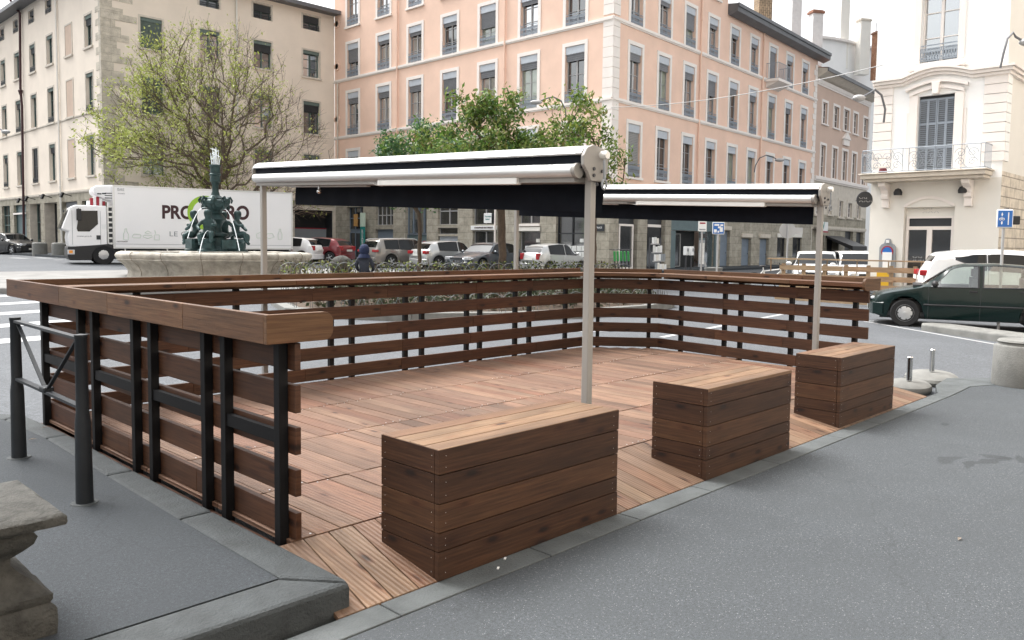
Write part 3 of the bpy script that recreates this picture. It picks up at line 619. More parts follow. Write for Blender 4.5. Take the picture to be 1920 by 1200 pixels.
def window(F,u0,u1,z0,z1,st,surround=.16,label=None,bars=(2,4),frame='frame_grey',glassm='window_glass',lamb=0,slat=0,slatm='grey_shutter',lambm='valance_blue',rail=0,shut=0,shutm='green_shutter',cur=0,sill=1,surm='trim_white',dep=.26,proud=.035,railm='rail_blue',out=0):
    w,h=rnd(u1-u0),rnd(z1-z0); F.open.append((u0,u1,z0,z1,dep))
    def base():
        m=MB(); q=surround
        if q:
            m.box(-q,-.001,-proud,.01,(-.02 if sill else 0),h+q,surm); m.box(w+.001,w+q,-proud,.01,(-.02 if sill else 0),h+q,surm); m.box(-.001,w+.001,-proud,.01,h+.001,h+q,surm)
        if sill: m.box(-q-.05,w+q+.05,-proud-.08,.02,-.14,-.021,surm)
        y=dep-.05
        m.add([(0,y+.03,0),(w,y+.03,0),(w,y+.03,h),(0,y+.03,h)],[(0,1,2,3)],glassm if not cur else 'curtain')
        if cur: m.add([(0,y+.015,0),(w,y+.015,0),(w,y+.015,h),(0,y+.015,h)],[(0,1,2,3)],'clear_glass')
        f=.06
        m.box(0,f,y-.02,y+.02,0,h,frame); m.box(w-f,w,y-.02,y+.02,0,h,frame); m.box(f,w-f,y-.02,y+.02,0,f,frame); m.box(f,w-f,y-.02,y+.02,h-f,h,frame)
        nx,nz=bars
        for i in range(1,nx): m.box(w*i/nx-.045,w*i/nx+.045,y-.025,y+.015,f,h-f,frame)
        for j in range(1,nz):
            for i in range(nx): m.box(w*i/nx+(.046 if i else f),w*(i+1)/nx-(.046 if i<nx-1 else f),y-.012,y+.012,h*j/nz-.015,h*j/nz+.015,frame)
        return m.mesh('window')
    o=F.put(wmesh(('b',st,w,h,bars,frame,glassm,cur,surround,dep,sill),base),'window',u0,z0,label=label)
    if lamb:
        def fn():
            m=MB(); a=h-lamb; n=max(6,int(w/.1)); pts=[(.005,h-.005),(w-.005,h-.005)]
            for i in range(n):
                x1_=w-.005-(w-.01)*i/n; x2_=w-.005-(w-.01)*(i+1)/n; pts+= [(x1_,a+.05),((x1_+x2_)/2,a)]
            pts.append((.005,a+.05)); m.prism(pts,.03,.05,lambm,'y')
            for i in range(1,n): x=w*i/n; m.box(x-.006,x+.006,.022,.031,a+.06,h-.02,lambm)
            return m.mesh('lambrequin')
        F.put(wmesh(('l',w,h,lamb,lambm),fn),'lambrequin',0,0,o)
    if slat:
        def fn():
            m=MB(); n=max(3,int(slat/.075)); top=h-lamb+.06 if lamb else h-.01; bot=h-lamb-slat if slat<5 else .06
            n=max(3,int((top-bot)/.085))
            for i in range(n):
                z=bot+(top-bot)*i/n; m.add([(.03,.10,z),(w-.03,.10,z),(w-.03,.075,z+(top-bot)/n*.8),(.03,.075,z+(top-bot)/n*.8),(.03,.11,z),(w-.03,.11,z),(w-.03,.085,z+(top-bot)/n*.8),(.03,.085,z+(top-bot)/n*.8)],[(0,1,2,3),(7,6,5,4),(3,2,6,7),(0,4,5,1)],slatm)
            m.add([(.02,.125,bot),(w-.02,.125,bot),(w-.02,.125,top),(.02,.125,top)],[(0,1,2,3)],'shop_dark'); return m.mesh('roller_slats')
        F.put(wmesh(('s',w,h,lamb,slat,slatm),fn),'roller_slats',0,0,o)
    if shut:
        def fn():
            m=MB()
            for x0,x1 in ((.01,w/2-.004),(w/2+.004,w-.01)):
                f=.06; m.box(x0,x0+f,.06,.1,.02,h-.01,shutm); m.box(x1-f,x1,.06,.1,.02,h-.01,shutm); n=int(h/.11)
                for j in (0,n//2,n): z=.02+(h-.11)*j/n; m.box(x0+f,x1-f,.062,.098,z,z+.075,shutm)
                for j in range(n): z=.03+(h-.1)*(j+.55)/n; m.add([(x0+f,.095,z),(x1-f,.095,z),(x1-f,.066,z+.075),(x0+f,.066,z+.075)],[(0,1,2,3)],shutm)
                m.add([(x0,.104,.02),(x1,.104,.02),(x1,.104,h),(x0,.104,h)],[(0,1,2,3)],'shop_dark')
            return m.mesh('shutter')
        F.put(wmesh(('sh',w,h,shutm),fn),'shutter',0,0,o)
    if rail:
        def fn():
            m=MB(); y=-.02-out; a,b=.02,w-.02
            m.bar((a,y,.06),(b,y,.06),.02,.025,railm); m.bar((a,y,rail),(b,y,rail),.03,.03,railm); m.bar((a,y,rail*.82),(b,y,rail*.82),.015,.015,railm)
            n=int(w/.085)
            for i in range(n+1):
                x=a+(b-a)*i/n; m.bar((x,y,.06),(x,y,rail*.82),.016,.016,railm)
                if i<n:
                    xm=x+(b-a)/n/2; rr=(b-a)/n*.5; m.tube([(xm+rr*math.cos(t_),y,rail*.5+rr*1.7*math.sin(t_)) for t_ in [2*PI*k/6 for k in range(7)]],.009,railm,3,False)
            # cast iron panels read as nearly solid
            for i in range(n):
                x=a+(b-a)*(i+.5)/n; m.box(x-.022,x+.022,y-.004,y+.004,.1,rail*.32,railm); m.box(x-.018,x+.018,y-.004,y+.004,rail*.62,rail*.8,railm)
            return m.mesh('railing')
        F.put(wmesh(('r',w,rail,railm,out),fn),'railing',0,0,o)
    return o
def string(F,z,h=.14,out=.1,mat='trim_white',u0=0,u1=None,name='string_course'):
    m=MB(); u1=F.L if u1 is None else u1; m.box(u0,u1,-out,-.002,z-h*.45,z+h*.55,mat); m.box(u0,u1,-out*.55,-.002,z-h*.95,z-h*.452,mat); return F.part(m,name)
def pipe(F,x,y0,y1,mat,r=.055,name='drainpipe',off=.1):
    u,z1=F.uz(x,y0); z0=F.uz(x,y1)[1]; m=MB(); m.tube([(u,-off,z0),(u,-off,z1)],r,mat,8)
    for k in range(int((z1-z0)/1.8)): m.lathe([(r*1.3,0),(r*1.3,.05)],8,mat,(u,-off,z0+.6+1.8*k))
    return F.part(m,name,smooth=True)
# --- orange building on the corner
C=at(1143,400,36.*S); Cx,Cy=C[0],C[1]; LO1=21.53*S; A2=R(4.55); LO2=25.0*S
ob=thing('corner_building','peach plastered corner building with white framed windows and a stone ground floor','building',(Cx,Cy,0))
O1=Fac(ob,(Cx,Cy+LO1),-PI/2,LO1); O2=Fac(ob,(Cx,Cy),A2,LO2)
cols1=[LO1-u*S for u in (2.15,5.03,7.88,10.76,13.65,16.52,19.58)]; cols2=[u*S for u in (1.9,4.5,7.05,9.6,12.2,14.8,17.5,20.15,22.8)]
hw=.575*S; opt=dict(lambm='valance_blue',surround=.19*S*.9)
k=0
for F,cols in ((O1,cols1),(O2,cols2)):
    for i,u in enumerate(cols):
        w_=hw if F is O1 else hw*.92
        near=(i>=4) if F is O1 else (i<3)
        gl='window_glass' if (k*7+i)%3 or near else 'window_glass_dark'
        # row B and A
        for z0,z1,rl in ((8.07,10.6,.5),(11.52,13.5,.5)):
            k+=1; sl=((.3*S if z1<11 else .16*S) if (k*5+i)%4 else .75*S); 
            if F is O2 and i==6 and z1>11: window(F,u-w_,u+w_,zs(z0),zs(z1),'O',lamb=.3*S,slat=9,rail=.0,bars=(2,3),sill=0,**opt); continue
            window(F,u-w_,u+w_,zs(z0),zs(z1),'O',lamb=.36*S,slat=sl,rail=rl*S,bars=(2,4 if z1<11 else 3),sill=0,glassm=gl,frame='frame_grey',cur=(1 if (k*5+i*3)%7==0 else 0),**opt)
        if F is O1 or i<4:
            k+=1; window(F,u-w_,u+w_,zs(14.55),zs(16.55),'O',lamb=.3*S if i%2 else 0,rail=.5*S,bars=(2,3),sill=1,glassm=gl,**opt)
        k+=1; window(F,u-w_,u+w_,zs(4.72),zs(7.1),'O',lamb=.38*S,slat=(9 if (F is O2 and i==0) else 0),slatm='frame_grey' if i==0 else 'grey_shutter',rail=.6*S,bars=(2,3),sill=1,glassm='window_glass_dark',cur=(1 if i in (4,5) and F is O2 else 0),**opt)
def hole(F,x0,x1,y0,y1,dep=.45,mat=None): 
    r=F.rect(x0,x1,y0,y1); F.open.append((*r,dep)+((mat,) if mat else ())); return r
def filler(F,r,mat,dep,name,inset=0,label=None): 
    m=MB(); u0,u1,z0,z1=r; m.box(u0+.002,u1-.002,dep-.04,dep-.005,z0,z1,mat); return F.part(m,name,label=label)
def shopwin(F,r,frame,gm,dep,nx=1,nz=1,name='shop_window',label=None,fw=.07):
    m=MB(); u0,u1,z0,z1=r; y=dep-.1
    m.box(u0+.002,u1-.002,y+.04,y+.06,z0,z1,gm)
    for i in range(nx+1): x=u0+(u1-u0)*i/nx; m.box(max(u0+.001,x-fw/2),min(u1-.001,x+fw/2),y-.03,y+.03,z0,z1,frame)
    for j in range(nz+1): z=z0+(z1-z0)*j/nz; m.box(u0+fw/2,u1-fw/2,y-.025,y+.025,max(z0+.001,z-fw/2),min(z1-.001,z+fw/2),frame)
    return F.part(m,name,label=label)
BZ=.15 # street level at the houses
def gz_(r): return (r[0],r[1],max(r[2],BZ),r[3])
# ground floor of the left face
r=hole(O1,650,681,388,505); q=[O1.uz(665,y)[1] for y in (388,401,424,430,436,474,505)]
shopwin(O1,(r[0],r[1],q[3],q[0]),'blue_door','window_glass_dark',.4,3,2,'door_transom'); shopwin(O1,(r[0],r[1],r[2],q[4]),'blue_door','window_glass_dark',.4,3,1,'street_door')
filler(O1,(r[0]+.5,r[0]+.98,q[2],q[1]),'poster_orange',.3,'poster'); filler(O1,(r[0],r[1],q[4],q[3]),'blue_door',.38,'door_rail')
r=hole(O1,705,737,385,422,.3); shopwin(O1,r,'frame_grey','window_glass_dark',.3,4,2,'barred_window')
r=hole(O1,704,737,430,505,.3); filler(O1,r,'blue_door',.25,'roller_shutter')
r=hole(O1,760,800,380,505,.4); q=[O1.uz(780,y)[1] for y in (438,)]; shopwin(O1,(r[0],r[1],q[0],r[3]),'blue_door','window_glass',.35,4,1,'shop_window'); shopwin(O1,(r[0],r[1],r[2],q[0]-.05),'blue_door','teal_shop',.3,1,5,'shutter_panel')
r=hole(O1,821,858,370,421,.3); shopwin(O1,r,'frame_grey','window_glass_dark',.3,2,2)
r=hole(O1,821,858,427,439,.3); shopwin(O1,r,'frame_grey','window_glass_dark',.3,1,1)
r=hole(O1,821,858,443,505,.3); filler(O1,r,'valance_blue',.2,'roller_shutter')
r=hole(O1,886,930,370,421,.35); shopwin(O1,r,'frame_grey','window_glass_dark',.3,2,1)
r=hole(O1,886,930,433,505,.35); shopwin(O1,r,'frame_grey','window_glass_dark',.3,2,1)
u,z=O1.uz(913,409); m=MB(); m.box(u-.33,u+.33,.05,.09,z-.3,z+.3,'sign_white'); o=O1.part(m,'poster',bevel=.03)
text('Thermique',.13,'sign_teal',ob,tuple((O1.M@Vector((u+.05,.044,z+.1)))),(PI/2,0,-PI/2)); text('habitat',.13,'sign_teal',ob,tuple((O1.M@Vector((u+.0,.044,z-.06)))),(PI/2,0,-PI/2))
r=O1.rect(884,932,423,431); m=MB(); m.box(r[0],r[1],-.06,-.005,r[2],r[3],'sign_white'); O1.part(m,'shop_sign'); text('CHAUFFAGE ELECTRIQUE',.135,'sign_brown',ob,tuple(O1.M@Vector(((r[0]+r[1])/2,-.065,(r[2]+r[3])/2))),(PI/2,0,-PI/2),shear=.25,bold=.004)
r=hole(O1,973,1013,370,419,.35); shopwin(O1,r,'frame_grey','window_glass_dark',.3,2,1)
r=hole(O1,973,1013,434,505,.35); shopwin(O1,r,'frame_grey','window_glass_dark',.3,1,1)
r=O1.rect(973,1013,420,424); m=MB(); m.box(r[0],r[1],-.08,-.005,r[2],r[3],'trim_white'); O1.part(m,'cornice'); r=O1.rect(973,1013,426,433); m=MB(); m.box(r[0],r[1],-.05,-.005,r[2],r[3],'cream_plaster'); O1.part(m,'shop_sign')
r=hole(O1,1042,1098,370,505,.4); shopwin(O1,r,'shop_dark','window_glass_dark',.3,2,2)
def papers(F,x0,x1,y0,y1,nx,nz,y=.1,name='posters'):
    m=MB(); 
    for i in range(nx):
        for j in range(nz):
            a,b,c,d=F.rect(x0+(x1-x0)*(i+.06)/nx,x0+(x1-x0)*(i+.94)/nx,y0+(y1-y0)*(j+.08)/nz,y0+(y1-y0)*(j+.9)/nz)
            if random.random()<.9: m.box(a,b,y,y+.02,c,d,random.choice(['paper','paper','sign_white','sign_grey','cream_plaster']))
    return F.part(m,name)
papers(O1,974,1012,460,495,5,3,.12); papers(O1,1060,1096,460,495,4,3,.12); papers(O1,1002,1010,447,455,1,1,.12,'notice'); papers(O1,1084,1092,447,455,1,1,.12,'notice'); papers(O1,1046,1054,460,470,1,1,.12,'notice')
u,z=O1.uz(1125,427); m=MB(); m.box(u-.3,u+.3,-.06,-.005,z-.18,z+.18,'shop_dark'); o=O1.part(m,'street_name_plate'); text('PLACE',.13,'sign_white',ob,tuple(O1.M@Vector((u,-.064,z))),(PI/2,0,-PI/2))
# ground floor of the right face
r=hole(O2,1159,1195,395,505,.35); filler(O2,r,'shop_dark',.3,'shopfront'); r=O2.rect(1163,1190,420,505); shopwin(O2,r,'trim_white','window_glass_dark',.22,1,1,'shop_door',fw=.22)
r=hole(O2,1213,1247,395,505,.35); filler(O2,r,'shop_dark',.3,'shopfront'); r=O2.rect(1218,1241,425,500); filler(O2,r,'window_glass_dark',.2,'shop_window'); r=O2.rect(1216,1240,421,426); m=MB(); m.box(r[0],r[1],.02,.1,r[2],r[3],'trim_white'); O2.part(m,'awning_box')
r0=hole(O2,1258,1345,395,508,.5); r=O2.rect(1258,1345,395,433); m=MB(); m.box(r0[0]+.002,r0[1]-.002,.03,.1,r[2],r0[3],'teal_shop'); O2.part(m,'shop_fascia')
for a,b in ((1258,1267),(1313,1322),(1341,1345)): r=O2.rect(a,b,433,508); m=MB(); m.box(r[0]+.003,r[1],.03,.12,r[2],r[3]+.03,'teal_shop'); O2.part(m,'pilaster')
r=O2.rect(1267,1313,433,508); filler(O2,r,'interior_dark',.48,'doorway'); r=O2.rect(1272,1285,438,500); shopwin(O2,r,'frame_grey','window_glass_dark',.45,1,1,'shop_door')
r=O2.rect(1322,1341,433,500); shopwin(O2,r,'teal_shop','window_glass',.35,1,1)
for a,b,c in ((1350,1368,433),(1390,1408,447),(1424,1441,448)):
    r=hole(O2,a,b,c,506,.3); m=MB(); u0,u1,z0,z1=r; m.box(u0+.002,u1-.002,.2,.24,z0,z1,'blue_door')
    for j in range(3): m.box(u0+.15,u1-.15,.185,.2,z0+.3+j*(z1-z0)/3.2,z0+.3+j*(z1-z0)/3.2+(z1-z0)/4,'blue_door')
    m.lathe([(.03,0),(.03,.05),(0,.06)],8,'dark_grey',(u1-.2,.15,z0+1.1),'y'); O2.part(m,'street_door',bevel=.01)
    r=O2.rect(a-1,b+1,c-9,c-2); m=MB(); m.box(r[0],r[1],-.12,-.004,r[2],r[3],'trim_stone'); O2.part(m,'door_cornice')
for a,b in ((1457,1473),(1486,1503)):
    r=hole(O2,a,b,446,482,.25); shopwin(O2,r,'dark_grey','window_glass_dark',.25,1,1); r=O2.rect(a,b,438,445); m=MB(); m.box(r[0],r[1],-.05,-.004,r[2],r[3],'cream_plaster'); O2.part(m,'shop_sign')
bands=[(-.3,zs(4.25),'ashlar'),(zs(4.25),zs(20),'peach_plaster')]
O1.wall([(-.3,zs(4.15),'ashlar'),(zs(4.15),zs(17.9),'peach_plaster')])
# right face: tall part then lower part
ut=11.2*S
OH=list(O2.open)
O2.wall([(-.3,zs(4.35),'ashlar'),(zs(4.35),zs(14.2),'peach_plaster')])
O2t=Fac(ob,(Cx,Cy),A2,ut); O2t.open=[o for o in OH if o[2]>zs(14.2)]; O2t.wall([(zs(14.2),zs(17.9),'peach_plaster')])
O2.open=[o for o in OH]
for F in (O1,O2):
    string(F,zs(8.0)); string(F,zs(11.45)); 
    string(F,zs(4.3),.2,.14,'trim_stone',name='base_cornice')
string(O1,zs(17.6),.5,.35,'zinc',name='eaves'); string(O2,zs(17.6),.5,.35,'zinc',u1=ut,name='eaves')
m=MB(); m.prism([(-.65,zs(14.15)),(-.68,zs(14.55)),(.0,zs(14.62)),(.0,zs(14.05)),(-.12,zs(13.98)),(-.35,zs(14.05))],ut+.01,O2.L+.9,'zinc','x'); m.box(ut+.01,O2.L+.9,-.74,-.66,zs(14.4),zs(14.58),'zinc'); O2.part(m,'eaves')
m=MB(); m.prism([(-.68,zs(14.56)),(4,zs(14.9)),(9,zs(14.6))],ut+.02,O2.L+.6,'roof_tile','x'); m.box(ut-.3,ut-.004,.02,9,zs(14),zs(18),'peach_plaster'); O2.part(m,'roof')
# back bulk so the block is solid
m=MB(); m.box(.0,O1.L-2,.6,5,-.3,zs(14),'far_plaster'); O1.part(m,'rear_wall')
m=MB(); m.box(1,O2.L-.02,9,9.4,-.3,zs(14.2),'far_plaster'); m.box(O2.L-.3,O2.L-.01,.01,9,-.3,zs(14.2),'far_plaster'); O2.part(m,'rear_wall')
# quoins at the corner and at the right end
for F,side in ((O1,1),(O2,0)):
    m=MB(); z=zs(4.45); 
    while z<zs(17.3):
        if side: m.box(F.L-.62,F.L+.045,-.045,-.003,z,z+.5,'trim_white')
        else: m.box(.002,.60,-.045,-.003,z,z+.5,'trim_white')
        z+=.515
        if abs(z-zs(8))<.3 or abs(z-zs(11.45))<.3: z+=.08
    F.part(m,'quoins',bevel=.008)
m=MB(); z=zs(4.4)
while z<zs(13.7): w_=.75 if int(z/.42)%2 else .5; m.box(O2.L-w_,O2.L-.002,-.04,-.003,z,z+.4,'trim_white'); z+=.42
O2.part(m,'quoins',bevel=.008)
pipe(O1,747,-20,250,'peach_plaster'); pipe(O1,949.5,-20,385,'peach_plaster'); pipe(O2,1315,-5,345,'peach_plaster'); pipe(O2,1431,62,345,'peach_plaster'); pipe(O1,635,155,300,'trim_stone'); pipe(O1,931,385,500,'trim_white',.06)
for y in (45,125,224): u,z=O1.uz(632.5,y); m=MB(); m.lathe([(.30,0),(.30,.06),(.2,.07),(.19,.0)],20,'peach_plaster',(max(u,.32),-.065,z),'y'); m.lathe([(.19,0),(0,.001)],20,'shop_dark',(max(u,.32),-.01,z),'y'); O1.part(m,'porthole',smooth=True)
# small balcony on the right face
u=cols2[6]; m=MB(); m.box(u-1.25,u+1.25,-.95,-.003,zs(11.3),zs(11.45),'trim_white'); m.prism([(-.9,zs(11.3)),(-.003,zs(11.3)),(-.003,zs(11.0))],u-1.1,u+1.1,'trim_white','x'); O2.part(m,'balcony_slab')
m=MB(); zb=zs(11.47)
for zz_ in (zb,zb+1.05): m.tube([(u-1.15,-.02,zz_),(u-1.15,-.88,zz_),(u+1.15,-.88,zz_),(u+1.15,-.02,zz_)],.02,'rail_blue',5)
for i in range(22): x=u-1.15+2.3*i/21; m.bar((x,-.88,zb),(x,-.88,zb+1.05),.016,.016,'rail_blue')
for i in range(7):
    for sx in (-1.15,1.15): m.bar((u+sx,-.05-.12*i,zb),(u+sx,-.05-.12*i,zb+1.05),.016,.016,'rail_blue')
O2.part(m,'balcony_railing')
# --- beige building (front to the right, side to the left)
Ex,Ey=Cx,Cy+LO1; LB=13.65*S; Kx=Ex-LB; LL=26*S
bbd=thing('corner_building','beige plastered corner building with green lambrequins and a rough stone quoin, behind the delivery truck','building',(Kx,Ey,0))
B=Fac(bbd,(Kx,Ey),0,LB-.02); Lf=Fac(bbd,(Kx,Ey+LL),-PI/2,LL)
bk=dict(surm='trim_stone',frame='frame_green',lambm='green_shutter',surround=.12,proud=.02)
k=0
for i,u in enumerate((1.65,4.85,8.0,11.15)):
    c=LB-u*S; w_=.56*S
    window(B,c-w_,c+w_,zs(14.28),zs(15.1),'Ba',bars=(2,2),slat=.4*S,slatm='dark_shutter',glassm='window_glass_dark',sill=0,rail=.3*S,railm='dark_shutter',**bk)
    for j,(z0,z1) in enumerate(((11.5,13.05),(8.12,10.02),(5.0,6.84))):
        k+=1
        if i==3 and j==0: window(B,c-w_,c+w_,zs(z0),zs(z1),'Bs',lamb=.2*S,slat=9,slatm='green_shutter',bars=(2,1),**bk); continue
        if i==3: window(B,c-w_,c+w_,zs(z0),zs(z1),'Bw',lamb=.22*S,shut=(j==1),shutm='frame_green',bars=(2,3),glassm='window_glass_dark',cur=(j==2),**bk); continue
        window(B,c-w_,c+w_,zs(z0),zs(z1),'Bw',lamb=.22*S,bars=(2,3),glassm='window_glass_dark' if (i+j)%2 else 'window_glass',slat=(.4*S if (i+j)%3==1 else 0),slatm='dark_shutter',**bk)
for i,u in enumerate((1.75,4.75,8.0,11.2,14.4,17.5,20.7,23.8)):
    c=LL-u*S; w_=.52*S
    if i!=1: window(Lf,c-w_,c+w_,zs(14.3),zs(15.05),'Ba',bars=(2,2),slat=.3*S,slatm='dark_shutter',glassm='window_glass_dark',sill=0,rail=.25*S,railm='dark_shutter',**bk)
    for j,(z0,z1) in enumerate(((11.45,13.05),(8.18,10.12),(4.9,6.95))):
        if i==1:
            m=MB(); m.box(c-w_,c+w_,-.012,-.001,zs(z0),zs(z1),'blind_wall')
            for a,b in ((c-w_-.1,c-w_-.002),(c+w_+.002,c+w_+.1)): m.box(a,b,-.03,-.001,zs(z0),zs(z1)+.1,'trim_stone')
            m.box(c-w_,c+w_,-.03,-.001,zs(z1)+.002,zs(z1)+.1,'trim_stone'); m.box(c-w_-.15,c+w_+.15,-.1,-.001,zs(z0)-.12,zs(z0)-.002,'trim_stone'); Lf.part(m,'blind_window'); continue
        dark=(i==3 and j==2)
        window(Lf,c-w_,c+w_,zs(z0),zs(z1),'Lw',lamb=.2*S if not dark else 0,shut=dark,shutm='dark_shutter',bars=(2,3),glassm='window_glass' if (i+j)%3 else 'window_glass_dark',slat=(.3*S if (i*2+j)%3==0 else 0),slatm='dark_shutter',rail=(.3*S if (i+j)%2 else 0),railm='dark_shutter',**bk)
r=hole(B,552,623,394,505,.9,'shop_dark'); q=B.uz(590,429)[1]; m=MB(); m.box(r[0],r[1],.8,.86,-.2,q,'sign_grey'); m.box(r[0],r[1],.78,.87,q+.002,q+.07,'sign_red'); B.part(m,'garage_partition'); filler(B,r,'interior_dark',.9,'garage_back')
m=MB(); a=.25; m.box(r[0]-a,r[0]-.002,-.06,-.003,-.2,r[3]+a,'trim_stone'); m.box(r[1]+.002,r[1]+a,-.06,-.003,-.2,r[3]+a,'trim_stone'); m.box(r[0]-.002,r[1]+.002,-.06,-.003,r[3]+.002,r[3]+a,'trim_stone'); B.part(m,'garage_frame')
for a,b in ((450,480),(380,410),(300,330),(230,262)): r=hole(B,a,b,400,520,.4); shopwin(B,r,'frame_green','window_glass_dark',.35,2,2)
for n_,(a,b,c) in enumerate(((4,19,386),(27,50,384),(57,77,382),(84,108,380),(117,146,378),(155,172,376))):
    r=hole(Lf,a,b,c,(440 if n_==0 else 484),.7 if n_ in (2,3) else .35,'trim_stone' if n_ in (2,3) else None)
    if n_==3: filler(Lf,r,'interior_dark',.7,'passage'); rr=(r[0]+.2,r[1]-.9,r[2],r[3]-.2); m=MB(); m.box(r[0]+1.1,r[1]-.1,.45,.5,r[2],r[2]+1.8,'shop_dark'); Lf.part(m,'gate')
    elif n_==1: shopwin(Lf,r,'frame_green','teal_shop',.3,2,1,'street_door'); m=MB(); z=Lf.uz(38,402)[1]; m.box(r[0],r[1],-.05,.1,z,z+.12,'trim_white'); Lf.part(m,'door_transom')
    elif n_==4: filler(Lf,r,'grey_shutter',.3,'roller_shutter')
    else: shopwin(Lf,r,'frame_green','window_glass_dark' ,.6 if n_==2 else .3,2,3)
for a,y in ((52,378),(67,374),(98,370.5),(135,367.5)):
    u,z=Lf.uz(a,y); m=MB(); m.tube([(u,-.02,z),(u,-.5,z+.12),(u-.7,-.6,z+.12)],.025,'black_steel',5); m.bar((u-.1,-.62,z-.1),(u-.1,-.5,z+.2),.3,.12,'black_steel'); Lf.part(m,'shop_lamp')
B.wall([(-.3,zs(4.05),'ashlar_grey'),(zs(4.05),zs(15.5),'beige_plaster')]); Lf.wall([(-.3,zs(4.1),'ashlar_grey'),(zs(4.1),zs(15.5),'beige_plaster')])
string(Lf,zs(8.1),.08,.05,'trim_stone'); string(Lf,zs(4.15),.12,.06,'trim_stone'); string(B,zs(4.1),.12,.06,'trim_stone')
for F in (B,Lf):
    m=MB(); e=.75; m.box(-(e if F is B else 0),F.L+(e if F is Lf else 0),-e,.01,zs(15.42),zs(15.5),'zinc'); m.box(-(e+.1 if F is B else 0),F.L+(e+.1 if F is Lf else 0),-e-.1,-e-.002,zs(15.4),zs(15.62),'zinc'); F.part(m,'eaves')
m=MB(); z0,z1=zs(15.52),zs(17.6); X0,X1,Y0,Y1=-.7,LB,-.7,LL; m.add([(X0,Y0,z0),(X1,Y0,z0),(X1,8,z1),(7,8,z1),(7,Y1,z1),(X0,Y1,z0)],[(0,1,2,3),(0,3,4,5)],'roof_tile'); m.build('roof',bbd)
m=MB(); z=zs(4.2) # rough quoins on the corner
i=0
while z<zs(15.2):
    h=random.uniform(.3,.5); a=(1.9 if i%3==0 else 1.2 if i%3==1 else .8)*random.uniform(.8,1.1); b=(.8 if i%2 else .3)
    m.box(-.02,a,-.02,.01,z,z+h-.008,'corner_stone'); m.box(-.02,.01,.0105,b,z,z+h-.008,'corner_stone'); z+=h; i+=1
B.part(m,'stone_quoins')
pipe(Lf,107,-5,470,'cream_plaster',.06); pipe(B,442,-5,250,'cream_plaster',.06)
u0,z0=Lf.uz(43,40); m=MB(); P=[Lf.uz(x,y) for x,y in ((32,-5),(33,15),(42,25),(43,170),(46,200),(50,480))]; m.tube([(p[0],-.16 if i else -.6,p[1]) for i,p in enumerate(P)],.085,'sign_brown',8); m.lathe([(.1,0),(.16,.3),(.1,.35)],8,'sign_brown',(P[3][0],-.16,P[3][1]-.3)); Lf.part(m,'drainpipe',smooth=True,label='thick dark brown drainpipe')
# --- tan building down the side street
TP=O2.P+O2.u*(O2.L+.06); n2=np.array([-O2.u[1],O2.u[0]]); 
tb=thing('town_house','narrow tan house with white framed windows and a small pediment, beyond the peach building','building',(TP[0],TP[1],0))
T=Fac(tb,TP,A2,11.2*S)
T.L=T.uz(1630,250)[0]
def pw(F,x0,x1,y0,y1,**k): r=F.rect(x0,x1,y0,y1); return window(F,*r,'T',**k)
tk=dict(surround=.2,surm='trim_white',frame='trim_white',bars=(2,3),glassm='window_glass_dark',dep=.2)
for x0,x1,y0,y1 in ((1542,1551,192,232),(1563,1573,200,240),(1582,1592,206,245),(1600,1608,213,251),(1619,1627,222,258)): pw(T,x0,x1,y0,y1,**tk)
for x0,x1,y0,y1 in ((1538,1547,272,331),(1560,1569,278,335),(1579,1588,283,339),(1597,1605,288,343),(1615,1623,293,347)): pw(T,x0,x1,y0,y1,**tk)
for x0,x1,y0,y1 in ((1529,1538,377,402),(1553,1559,374,402),(1573,1580,377,407),(1589,1597,381,408),(1607,1613,384,410)): pw(T,x0,x1,y0,y1,**{**tk,'surround':.25,'surm':'trim_stone'})
r=hole(T,1550,1572,446,482,.6); filler(T,r,'interior_dark',.6,'shop_interior'); r=hole(T,1584,1599,434,470,.3); filler(T,r,'shop_dark',.28,'shop_door'); r=hole(T,1605,1618,436,472,.3); filler(T,r,'shop_dark',.28,'shop_door'); r=hole(T,1534,1545,440,480,.3); filler(T,r,'shop_dark',.28,'shop_door')
T.wall([(-.3,T.uz(1590,372)[1]-1.6,'ashlar_grey'),(T.uz(1590,372)[1]-1.6,T.uz(1590,338)[1]-.2,'trim_stone'),(T.uz(1590,338)[1]-.2,T.uz(1590,150)[1],'tan_plaster')])
ze=T.uz(1590,141)[1]-.95
m=MB(); m.prism([(-.75,ze),(-.75,ze+.25),(0,ze+.35),(0,ze-.4),(-.25,ze-.3)],0,T.L+.4,'trim_stone','x'); m.box(0,T.L+.4,-.85,-.76,ze+.02,ze+.3,'zinc'); T.part(m,'eaves'); m=MB(); m.prism([(-.75,ze+.32),(5,ze+.9),(10,ze)],.02,T.L,'roof_tile','x'); T.part(m,'roof')
m=MB(); m.box(T.L-.3,T.L-.001,.01,10,-.3,ze,'far_plaster'); T.part(m,'side_wall')
string(T,T.uz(1590,177)[1],.3,.1); string(T,T.uz(1590,345)[1],.25,.18); string(T,T.uz(1600,430)[1],.2,.1,'trim_stone')
u,z=T.uz(1585,262); m=MB(); m.prism([(u-.95,z),(u+.95,z),(u,z+.6)],-.22,-.003,'trim_white','y'); m.box(u-.75,u+.75,-.14,-.003,z-.5,z-.002,'trim_white'); T.part(m,'pediment')
m=MB(); z=T.uz(1632,340)[1]
while z<ze-.6: m.box(T.L-.55,T.L+.03,-.035,-.003,z,z+.38,'trim_white'); z+=.4
T.part(m,'quoins')
u0,z1=T.uz(1550,444); u1,_=T.uz(1574,448); m=MB(); m.prism([(-.02,z1+.1),(-2.2,z1-.75),(-2.2,z1-1.1),(-.02,z1-.05)],u0-.3,u1+.3,'black_plastic','x'); T.part(m,'shop_awning')
